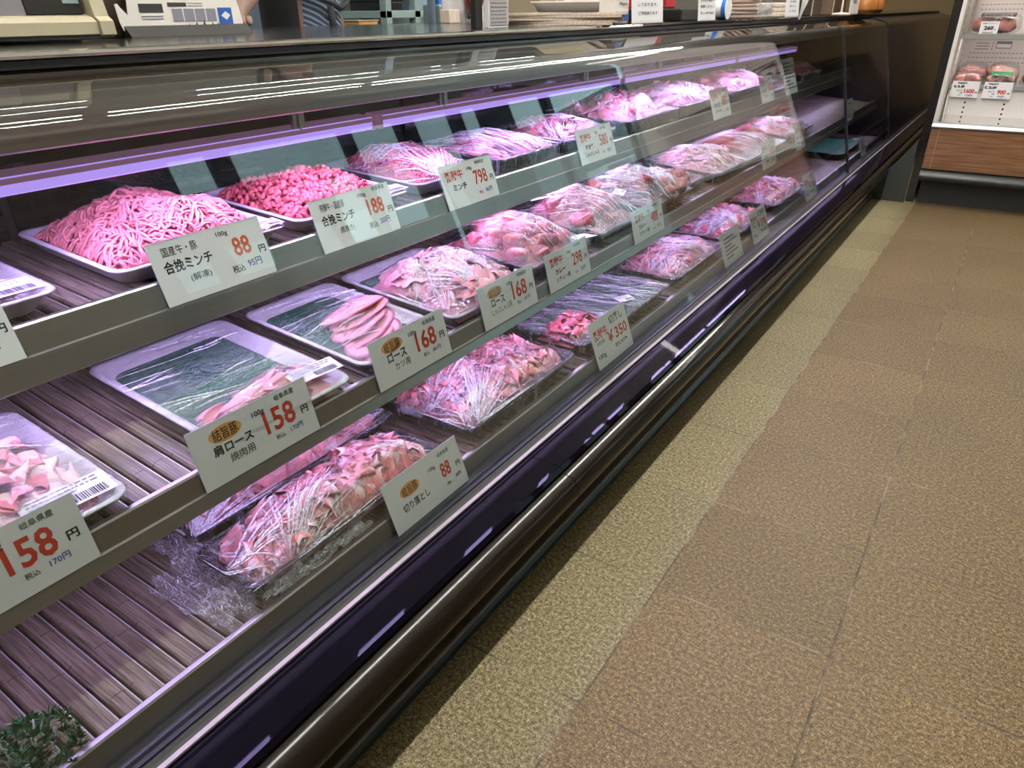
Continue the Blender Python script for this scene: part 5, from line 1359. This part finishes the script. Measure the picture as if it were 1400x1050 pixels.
fs = put('foam_box', (-1.10, 1.96, CZ + 0.0292), 'white foam tray lying on printed papers on the counter', 'foam tray', None, -1.06)
p_, q_ = 0.30, 0.40
tm = tray_mesh(0.18, 0.245, 0.026, M['foam'], fs)
mb = MB(); mb.bbox(-0.07, 0.085, -0.03, 0.115, 0.0262, 0.0302, 0.001); mb.build('paper_lid', M['paper'], fs, False)
f2 = put('cream_box', (-1.10, 1.96, CZ + 0.0600), 'cream lidded carton on top of the white foam tray', 'carton', None, -1.06)
mb = MB(); mb.bbox(-0.07, 0.06, -0.09, 0.115, 0, 0.10, 0.003); mb.build('carton', M['beige'], f2, False)
mb = MB(); mb.bbox(-0.073, 0.063, -0.093, 0.118, 0.008, 0.011, 0.001); mb.build('lid_edge', M['tan'], f2, False)
for k in range(5):
    z = CZ + 0.0001 + 0.0056 * k
    t = put('printed_sheet', (-1.06 + 0.006 * k, 1.78 + 0.004 * k, z), 'pile of printed paper sheets under the white foam tray', 'paper', 'printed paper sheets', rz=-1.05 + 0.05 * (k % 3 - 1))
    gx, gy = np.meshgrid(np.linspace(-0.09, 0.13, 12), np.linspace(-0.17, 0.15, 24), indexing='ij')
    Z = 0.0028 + 0.0004 * np.sin(gy * 22 + k) * np.sin(gx * 9 + k * 2)
    V = np.concatenate([np.stack([gx, gy, Z + 0.0026], -1).reshape(-1, 3), np.stack([gx, gy, Z - 0.0024], -1).reshape(-1, 3)])
    g = grid_faces(12, 24)
    rim_ = [i * 24 for i in range(12)] + [11 * 24 + j for j in range(1, 24)] + [i * 24 + 23 for i in range(10, -1, -1)] + [j for j in range(22, 0, -1)]
    sd_ = np.array([(rim_[i], rim_[(i + 1) % len(rim_)], rim_[(i + 1) % len(rim_)] + 288, rim_[i] + 288) for i in range(len(rim_))])
    npmesh('sheet', V, np.concatenate([g, g[:, ::-1] + 288, sd_]), M['newspaper'], t, smooth=False)

bg = put('beige_carton', (-1.50, 2.38, CZ), 'tall beige carton standing behind the white foam tray', 'carton')
mb = MB(); mb.bbox(-0.12, 0.10, -0.12, 0.09, 0, 0.30, 0.004); mb.build('carton', M['beige'], bg, False)
mb = MB(); mb.box(0.1002, 0.1012, -0.02, -0.012, 0, 0.30); mb.build('tape', M['newspaper'], bg, False)
# menu board and white cloth with red pouch
mn = put('menu_board', (-1.0, 1.44, CZ), 'white framed list board with rows of small print on the counter', 'board')
mb = MB(); mb.bbox(-1.012, -1.000, 1.402, 1.478, CZ, CZ + 0.26, 0.001); mb.build('frame', M['card'], mn)
mb = MB(); mb.box(-1.0005, -0.9990, 1.406, 1.474, CZ + 0.006, CZ + 0.25, 0)
for k in range(16):
    z = CZ + 0.010 + 0.0075 * k; a = 1.409
    while a < 1.465:
        b = rr_.uniform(0.006, 0.016); mb.box(-0.9992, -0.9985, a, min(a + b, 1.471), z, z + 0.0030, 1); a += b + 0.003
mb.build('list', [M['whitecloth'], M['grey_print']], mn)
mb = MB(); mb.bbox(-1.03, -1.016, 1.375, 1.402, CZ, CZ + 0.24, 0.002); mb.build('dark_edge', M['black_plastic'], mn)
wc = put('hanging_apron', (-1.87, 2.49, CZ - 0.02), 'white hanging apron with a red pouch and black straps behind the counter', 'apron')
gx, gz = np.meshgrid(np.linspace(0, 0.30, 24), np.linspace(-0.10, 0.55, 20), indexing='ij')
V = np.stack([0.012 * np.sin(gx * 60 + gz * 6), gx - 0.17, gz], -1).reshape(-1, 3)
V = np.concatenate([V, V - np.array([0.003, 0, 0])]); g = grid_faces(24, 20)
npmesh('cloth', V, np.concatenate([g, g[:, ::-1] + 480]), M['whitecloth'], wc)
mb = MB()
mb.prof([(-0.0, 0)] * 0 or [(0.020, 0.0), (0.026, 0.0), (0.026, 0.001), (0.020, 0.001)], 0, 0.001)
mb = MB(); pg = [(-0.055, 0.12), (0.065, 0.12), (0.045, 0.072), (0.030, 0.056), (-0.032, 0.062)]
mb.add([(0.020, y, z + 0.0) for y, z in pg] + [(0.032, y, z) for y, z in pg], [tuple(range(5))[::-1], tuple(range(5, 10))] + [(i, (i + 1) % 5, 5 + (i + 1) % 5, 5 + i) for i in range(5)], 0)
mb.build('red_pouch', M['redcloth'], wc, False)
mb = MB()
def wseg(a, b, w): mb.tube([(0.033, a[0], a[1]), (0.033, b[0], b[1])], w, 6)
wseg((-0.032, 0.062), (0.030, 0.056), 0.004); wseg((-0.055, 0.12), (-0.032, 0.062), 0.003); wseg((0.065, 0.12), (0.030, 0.056), 0.003)
wseg((-0.034, 0.062), (-0.052, 0.032), 0.004); wseg((0.006, 0.058), (-0.046, 0.030), 0.003); wseg((0.06, 0.10), (0.10, 0.125), 0.004)
mb.build('black_straps', M['apron'], wc, False)
cr = put('yellow_note', (-1.64, 2.078, CZ), 'pale yellow memo block on the counter beside the white apron', 'memo block')
mb = MB(); mb.bbox(-0.02, 0.02, -0.028, 0.028, 0.0, 0.040, 0.002); mb.build('block', M['newspaper'], cr, False)

# further along the counter
bk = put('dark_basket', (-1.06, 2.46, CZ), 'dark basket with red packets behind the white sign cards', 'basket')
mb = MB(); mb.bbox(-0.14, 0.10, -0.06, 0.16, 0, 0.035, 0.004); mb.build('basket', M['black_plastic'], bk, False)
for k in range(3):
    mb = MB(); mb.bbox(-0.10 + 0.05 * k, -0.06 + 0.05 * k, -0.05, 0.03, 0.036, 0.12, 0.004); mb.build('packet', M['redcloth'], bk, False)
rl = put('tape_roll', (-0.945, 2.74, CZ + 0.034), 'blue and white tape roll standing by the narrow sign card', 'tape roll')
mb = MB(); mb.lathe([(0.020, -0.020), (0.034, -0.020), (0.034, 0.020), (0.020, 0.020)], (0, 0, 0), 28, axis='X'); mb.build('roll', M['card'], rl, False)
mb = MB(); mb.lathe([(0.0345, 0.004), (0.036, 0.004), (0.036, 0.018), (0.0345, 0.018)], (0, 0, 0), 28, axis='X'); mb.build('blue_edge', M['blue_plastic'], rl, False)
for k in range(6):
    t = put('paper_bag', (-1.00 + 0.004 * (k % 3), 3.03, CZ + 0.0004 + 0.0125 * k), 'pile of pinkish brown paper bags on the counter', 'paper bags', 'pile of paper bags', rz=-1.2 + 0.05 * math.sin(k * 2))
    mb = MB(); mb.bbox(-0.10, 0.10, -0.075, 0.075, 0, 0.0115, 0.004); mb.build('bag', M['bag'], t, False)
    mb = MB(); mb.bbox(-0.102, 0.098, 0.060, 0.078, 0.002, 0.0095, 0.002); mb.build('folded_end', M['newspaper'], t, False)
cb = put('clear_bag', (-0.93, 3.14, CZ), 'crinkled clear plastic bag lying against the paper bags', 'plastic bag')
crumple(cb, (0, 0, 0.002), 0.08, 0.09, 0.06, M['film_heavy'], 301, 0.6, name='film')
for k in range(3):
    t = put('printed_bag_stack', (-1.00, 3.50, CZ + 0.0004 + 0.018 * k), 'flat cartons with a line of print right of the paper bags', 'carton', 'flat printed cartons', rz=-1.2 + 0.03 * k)
    mb = MB(); mb.bbox(-0.09, 0.09, -0.07, 0.09, 0, 0.017, 0.003); mb.build('carton', M['newspaper'], t, False)
ws = put('paper_slip', (-0.835, 3.44, CZ - 0.010), 'white paper slip with pointed tip drooping over the counter edge', 'paper slip')
gy, gz = np.meshgrid(np.linspace(-0.5, 0.5, 9), np.linspace(0, 1, 12), indexing='ij')
V = np.stack([0.012 * np.sin(gz * 3) + 0.004 * np.cos(gy * 9) - 0.02, gy * 0.115 * np.clip(gz * 2.2, 0.04, 1) + 0.035 * gz, gz * 0.17], -1).reshape(-1, 3)
V = np.concatenate([V, V - np.array([0.0008, 0, 0])]); g = grid_faces(9, 12)
npmesh('slip', V, np.concatenate([g, g[:, ::-1] + 108]), M['card'], ws)
for k, (y0, y1, h, m, lab) in enumerate(((3.88, 4.10, 0.22, 'darkwood', 'dark brown upright board right of the drooping paper slip'), (4.32, 4.66, 0.24, 'cardbrown', 'mid brown upright board behind the round white stand'))):
    t = put('wooden_board', (-0.95, (y0 + y1) / 2, CZ), lab, 'board')
    mb = MB(); mb.bbox(-0.03, 0.03, -(y1 - y0) / 2, (y1 - y0) / 2, 0, h, 0.004); mb.build('panel', M[m], t, False)
    mb = MB(); mb.box(0.0305, 0.034, -(y1 - y0) / 2 + 0.02, -(y1 - y0) / 2 + 0.026, 0.0, h); mb.build('pale_edge', M['newspaper'], t, False)
st = put('round_stand', (-0.842, 4.18, CZ), 'white round sign stand with thin pole on the dark counter', 'stand')
mb = MB(); mb.lathe([(0.0, 0), (0.042, 0), (0.043, 0.004), (0.038, 0.009), (0.006, 0.012), (0.0045, 0.016), (0.0045, 0.30), (0.0, 0.30)], (0, 0, 0), 32); mb.build('base', M['newspaper'], st, False)
for k, y in enumerate((4.86, 5.04)):
    t = put('wooden_jar', (-0.86, y, CZ), 'round orange brown jar, %s of the pair near the tan board' % ('left' if k == 0 else 'right'), 'jar')
    mb = MB(); mb.lathe([(0, 0), (0.055, 0), (0.072, 0.02), (0.075, 0.05), (0.062, 0.075), (0.03, 0.082), (0, 0.082)], (0, 0, 0), 28); mb.build('jar', M['orange_wood'], t, False)
tb = put('tan_partition', (-0.80, 9.05, 0.0), 'tan wooden partition board behind the dark end of the case', 'partition')
mb = MB(); mb.box(-1.9, -0.31, 9.05, 9.09, 0, 1.9); mb.build('panel', M['tan'], tb)
mb = MB(); mb.box(-0.40, -0.31, 8.80, 9.05, 0, 2.2); mb.build('brown_post', M['brown_side'], tb)
mb = MB(); mb.box(-1.62, -1.60, 9.044, 9.0495, 0.80, 1.9); mb.build('batten', M['newspaper'], tb)

# ------------------------------------------------------------------ work area behind the counter
wp = put('wall_panel', (-4.4, 2.6, 0), 'pale blue grey wall panel behind the worker', 'wall panel')
mb = MB(); mb.box(-4.42, -4.36, 1.2, 2.83, 0, 2.2); mb.box(-4.42, -4.36, 2.84, 4.30, 0, 2.2); mb.build('panel', M['wallblue'], wp)
cbn = put('steel_cabinet', (-3.5, 3.79, 0), 'grey green steel cabinet right of the worker', 'cabinet')
mb = MB(); mb.bbox(-3.9, -3.40, 3.43, 4.15, 0.0, 1.9, 0.006); mb.build('body', M['cabinet'], cbn)
mb = MB(); mb.bbox(-3.399, -3.385, 3.45, 4.13, 0.03, 1.03, 0.004); mb.build('lower_door', M['cabinet'], cbn)
mb = MB(); mb.bbox(-3.399, -3.385, 3.45, 4.13, 1.045, 1.88, 0.004); mb.build('upper_door', M['cabinet'], cbn)
wt = put('work_table', (-2.55, 2.4, 0), 'steel work table behind the counter', 'table')
mb = MB(); mb.bbox(-2.95, -2.25, 1.2, 2.87, 0.80, 0.83, 0.004); mb.build('table_top', M['bright_steel'], wt)
for x in (-2.9, -2.3):
    for y in (1.26, 2.81):
        mb = MB(); mb.tube([(x, y, 0), (x, y, 0.80)], 0.02, 8); mb.build('leg', M['alu'], wt)
for k in range(4):
    t = put('yellow_tray', (-2.62, 2.58, 0.8305 + 0.0205 * k), 'stack of yellow trays on the work table beside the worker', 'tray', 'stack of yellow trays')
    mb = MB(); mb.bbox(-0.12, 0.12, -0.06, 0.06, 0, 0.018, 0.004); mb.build('tray', M['oval'], t, False)
    mb = MB(); mb.bbox(-0.124, 0.124, -0.064, 0.064, 0.015, 0.0200, 0.002); mb.build('rim', M['cream'], t, False)
rk = put('storage_rack', (-2.92, 3.4, 0), 'grey green storage rack with boxes beyond the counter', 'rack')
for x in (-3.1, -2.75):
    for y in (2.97, 3.19, 3.83):
        mb = MB(); mb.box(x - 0.02, x + 0.02, y - 0.02, y + 0.02, 0, 1.9); mb.build('post', M['rack'], rk)
for z in (0.45, 0.915, 1.16, 1.45):
    mb = MB(); mb.bbox(-3.12, -2.73, 2.95, 3.85, z, z + 0.035, 0.003); mb.build('shelf', M['rack'], rk)
for i, (y, w, h, z, m, lab) in enumerate(((3.06, 0.12, 0.06, 0.9505, 'black_plastic', 'black bundle on the rack, left of the blue grey tub'), (3.31, 0.16, 0.15, 0.9505, 'wallblue', 'blue grey tub in the middle of the storage rack'), (3.50, 0.16, 0.07, 0.9505, 'blue_plastic', 'blue box on the storage rack'), (3.70, 0.14, 0.16, 0.9505, 'cabinet', 'grey green box at the right end of the storage rack'))):
    t = put('storage_box', (-2.90, y, z), lab, 'box')
    mb = MB(); mb.bbox(-0.13, 0.13, -w / 2, w / 2, 0, h - 0.02, 0.006); mb.build('body', M[m], t, False)
    mb = MB(); mb.bbox(-0.135, 0.135, -w / 2 - 0.004, w / 2 + 0.004, h - 0.02, h, 0.004); mb.build('lid', M[m], t, False)
pp = put('steel_pole', (-2.15, 2.60, 0), 'thin blue grey pole in front of the storage rack', 'pole')
mb = MB(); mb.tube([(-2.15, 2.60, 0.0), (-2.15, 2.60, 2.75)], 0.016, 10); mb.build('tube', M['wallblue'], pp)
mb = MB(); mb.lathe([(0, 0), (0.05, 0), (0.05, 0.012), (0.02, 0.02), (0, 0.02)], (-2.15, 2.60, 0), 20); mb.build('foot', M['alu'], pp)
dp = put('soap_dispenser', (-1.95, 2.62, CZ), 'pale green tape dispenser left of the white apron', 'dispenser')
dp.location = (-2.31, 2.825, 0.8302)
mb = MB(); mb.bbox(-0.05, 0.05, -0.035, 0.035, 0, 0.14, 0.008); mb.build('body', M['lcd'], dp, False)
mb = MB(); mb.bbox(0.050, 0.056, -0.02, 0.0, 0.05, 0.062, 0.002); mb.build('slot', M['ink'], dp, False)

# ------------------------------------------------------------------ worker leaning on the counter
per = put('person', (-2.05, 1.80, 0), 'person in striped navy shirt and black apron leaning on the counter', 'person')
body_bits = []
def skin_mesh(name, verts, edges, rads, m, parent, sub=2, root=0, keep=None):
    me = D.meshes.new(name); me.from_pydata(verts, edges, []); ob = D.objects.new(name, me); COL.objects.link(ob)
    sm = ob.modifiers.new('s', 'SKIN'); sm.use_smooth_shade = True
    ss = ob.modifiers.new('ss', 'SUBSURF'); ss.levels = sub; ss.render_levels = sub
    for i, r in enumerate(rads):
        me.skin_vertices[0].data[i].radius = r if isinstance(r, tuple) else (r, r)
    me.skin_vertices[0].data[root].use_root = True
    dg = bpy.context.evaluated_depsgraph_get()
    nm = D.meshes.new_from_object(ob.evaluated_get(dg))
    D.objects.remove(ob)
    nm.materials.clear(); nm.materials.append(m)
    if keep is not None:
        keep.append(nm); return None
    return link(name, nm, parent, True)
# body: leaning towards the counter (+X), near arm reaching to the counter top
Vb = [(-2.06, 1.83, 0.92), (-2.04, 1.82, 1.08), (-2.00, 1.80, 1.24), (-1.96, 1.785, 1.37), (-1.93, 1.775, 1.45), (-1.89, 1.76, 1.54), (-1.87, 1.75, 1.64),
      (-1.99, 1.625, 1.35), (-1.875, 1.535, 1.06), (-1.775, 1.345, 0.948), (-1.735, 1.300, 0.924),
      (-1.96, 1.96, 1.35), (-2.10, 2.00, 1.10), (-2.17, 1.90, 0.880), (-2.17, 1.87, 0.82),
      (-2.06, 1.74, 0.86), (-2.07, 1.73, 0.47), (-2.09, 1.73, 0.06), (-1.99, 1.72, 0.035),
      (-2.06, 1.92, 0.86), (-2.07, 1.93, 0.47), (-2.09, 1.93, 0.06), (-1.99, 1.94, 0.035)]
Eb = [(0, 1), (1, 2), (2, 3), (3, 4), (4, 5), (5, 6), (3, 7), (7, 8), (8, 9), (9, 10), (3, 11), (11, 12), (12, 13), (13, 14), (0, 15), (15, 16), (16, 17), (17, 18), (0, 19), (19, 20), (20, 21), (21, 22)]
Rb = [(0.10, 0.10), (0.10, 0.095), (0.105, 0.12), (0.09, 0.115), 0.055, 0.085, 0.075, 0.058, 0.044, 0.029, 0.030, 0.058, 0.044, 0.030, 0.030, 0.085, 0.062, 0.045, 0.04, 0.085, 0.062, 0.045, 0.04]
skin_mesh('body', Vb, Eb, Rb, M['skin'], per, keep=body_bits)
for hx, hy, hz, sg in ((-1.735, 1.300, 0.925, -1), (-2.17, 1.865, 0.81, 1)):
    for k in range(5):
        o = (k - 2) * 0.017
        L = (0.05, 0.068, 0.074, 0.068, 0.052)[k]
        dx, dy = (0.75, -0.55) if sg < 0 else (0.9, -0.2)
        b = (hx + 0.010 - dy * o, hy + dx * o, hz) if sg < 0 else (hx, hy + o, hz)
        e1, e2 = ((b[0] + dx * L * 0.5, b[1] + dy * L * 0.5, 0.930), (b[0] + dx * L, b[1] + dy * L, 0.9155)) if sg < 0 else ((b[0] + 0.012, b[1], hz - L * 0.5), (b[0] + 0.004, b[1], hz - L))
        skin_mesh('finger', [b, e1, e2], [(0, 1), (1, 2)], [0.010, 0.009, 0.0075], M['skin'], per, 1, keep=body_bits)
Vs = [(-2.06, 1.83, 0.74), (-2.06, 1.83, 0.93), (-2.04, 1.82, 1.10), (-2.00, 1.80, 1.25), (-1.96, 1.785, 1.37), (-1.93, 1.775, 1.44), (-1.99, 1.625, 1.35), (-1.915, 1.565, 1.16), (-1.868, 1.525, 1.045), (-1.96, 1.96, 1.35), (-2.04, 1.985, 1.21), (-2.09, 2.00, 1.12)]
skin_mesh('shirt', Vs, [(0, 1), (1, 2), (2, 3), (3, 4), (4, 5), (4, 6), (6, 7), (7, 8), (4, 9), (9, 10), (10, 11)], [(0.13, 0.13), (0.13, 0.125), (0.125, 0.12), (0.13, 0.15), (0.115, 0.14), 0.06, 0.072, 0.064, 0.058, 0.072, 0.064, 0.058], M['shirt'], per, 2, 1)
skin_mesh('trousers', [(-2.06, 1.83, 0.78), (-2.06, 1.74, 0.72), (-2.07, 1.73, 0.47), (-2.09, 1.73, 0.09), (-2.06, 1.92, 0.72), (-2.07, 1.93, 0.47), (-2.09, 1.93, 0.09)], [(0, 1), (1, 2), (2, 3), (0, 4), (4, 5), (5, 6)], [(0.125, 0.125), 0.09, 0.072, 0.065, 0.09, 0.072, 0.065], M['apron'], per, 2, 0)
# apron wraps the side facing the camera's left; ties cross the shirt
mb = MB()
ap = [(-2.055 + 0.146 * math.cos(math.radians(a)), 1.828 + 0.146 * math.sin(math.radians(a))) for a in range(-170, -40, 10)]
for (xa, ya), (xb_, yb_) in zip(ap[:-1], ap[1:]):
    mb.add([(xa, ya, 0.45), (xb_, yb_, 0.45), (xb_, yb_, 1.12), (xa, ya, 1.12)], [(0, 1, 2, 3)], 0, True)
mb.build('apron', M['apron'], per)
def wr_(a): return (-2.055 + 0.144 * math.cos(math.radians(a)), 1.828 + 0.142 * math.sin(math.radians(a)))
mb = MB()
mb.tube([wr_(a) + (0.985 - 0.0009 * (35 - abs(a - 10)),) for a in range(-50, 91, 10)], 0.009, 6)
mb.build('apron_tie', M['apron'], per)
mb = MB()
mb.tube([wr_(-8) + (0.960,), wr_(-6) + (0.86,)], 0.011, 6)
mb.build('tie_end', M['apron'], per)
# head details
mb = MB(); mb.lathe([(0.0, 0.10), (0.05, 0.095), (0.085, 0.06), (0.098, 0.01), (0.095, -0.03), (0.085, -0.05)], (-1.885, 1.755, 1.615), 24); mb.build('hair', M['hair'], per)
mb = MB()
for s in (-1, 1): mb.lathe([(0, -0.006), (0.008, -0.002), (0.008, 0.004), (0, 0.008)], (-1.795, 1.75 + 0.032 * s, 1.595), 10, axis='X')
mb.build('eyes', M['ink'], per)
mbn = MB(); mbn.prof([(-1.80, 1.595), (-1.775, 1.562), (-1.80, 1.552)], 1.740, 1.760)
mb = MB(); mb.bbox(-1.802, -1.788, 1.728, 1.772, 1.528, 1.536, 0.003); mb.build('mouth', M['redcloth'], per)
for s in (-1, 1): mbn.bbox(-1.895, -1.865, 1.75 + 0.085 * s - 0.006, 1.75 + 0.085 * s + 0.006, 1.56, 1.615, 0.005)
bmj = bmesh.new()
for k_ in body_bits: bmj.from_mesh(k_)
for f_ in bmj.faces: f_.smooth = True
vs_ = [bmj.verts.new(v) for v in mbn.v]
for f_ in mbn.f:
    try: bmj.faces.new([vs_[i] for i in f_])
    except ValueError: pass
mej = D.meshes.new('body'); bmj.to_mesh(mej); bmj.free(); mej.materials.append(M['skin'])
link('body', mej, per, True)

# white van in the street, seen mirrored in the case glass
vn = put('van', (22.0, 45.0, -0.02), 'white van parked in the street, mirrored in the case glass', 'van', rz=0.25)
mb = MB(); mb.prof([(-2.2, 0.35), (2.25, 0.35), (2.3, 0.95), (1.9, 1.15), (1.35, 1.95), (-2.15, 1.98), (-2.25, 1.2)], -0.85, 0.85, axis='X'); mb.build('body', M['van'], vn, False)
mb = MB(); mb.prof([(1.25, 1.85), (1.75, 1.2), (0.75, 1.2), (0.75, 1.85)], -0.86, 0.86, axis='X'); mb.build('cab_window', M['vanglass'], vn, False)
mb = MB(); mb.prof([(-1.9, 1.85), (0.6, 1.85), (0.6, 1.2), (-1.9, 1.2)], -0.86, 0.86, axis='X'); mb.build('side_window', M['vanglass'], vn, False)
for x in (-1.45, 1.5):
    for s in (-0.86, 0.70):
        mb = MB(); mb.lathe([(0, 0), (0.34, 0), (0.34, 0.16), (0, 0.16)], (s, x, 0.34), 24, axis='X'); mb.build('wheel', M['tyre'], vn, False)
bd = put('street_building', (30.0, 64.0, -0.02), 'grey green building across the street, mirrored in the case glass', 'building')
mb = MB(); mb.box(-20, 22, -1.5, 4.0, 0, 9.0); mb.build('facade', M['facade'], bd, False)
for k in range(7):
    mb = MB(); mb.box(-17 + 5.4 * k, -14 + 5.4 * k, -1.56, -1.50, 1.0, 3.2); mb.build('window', M['vanglass'], bd, False)
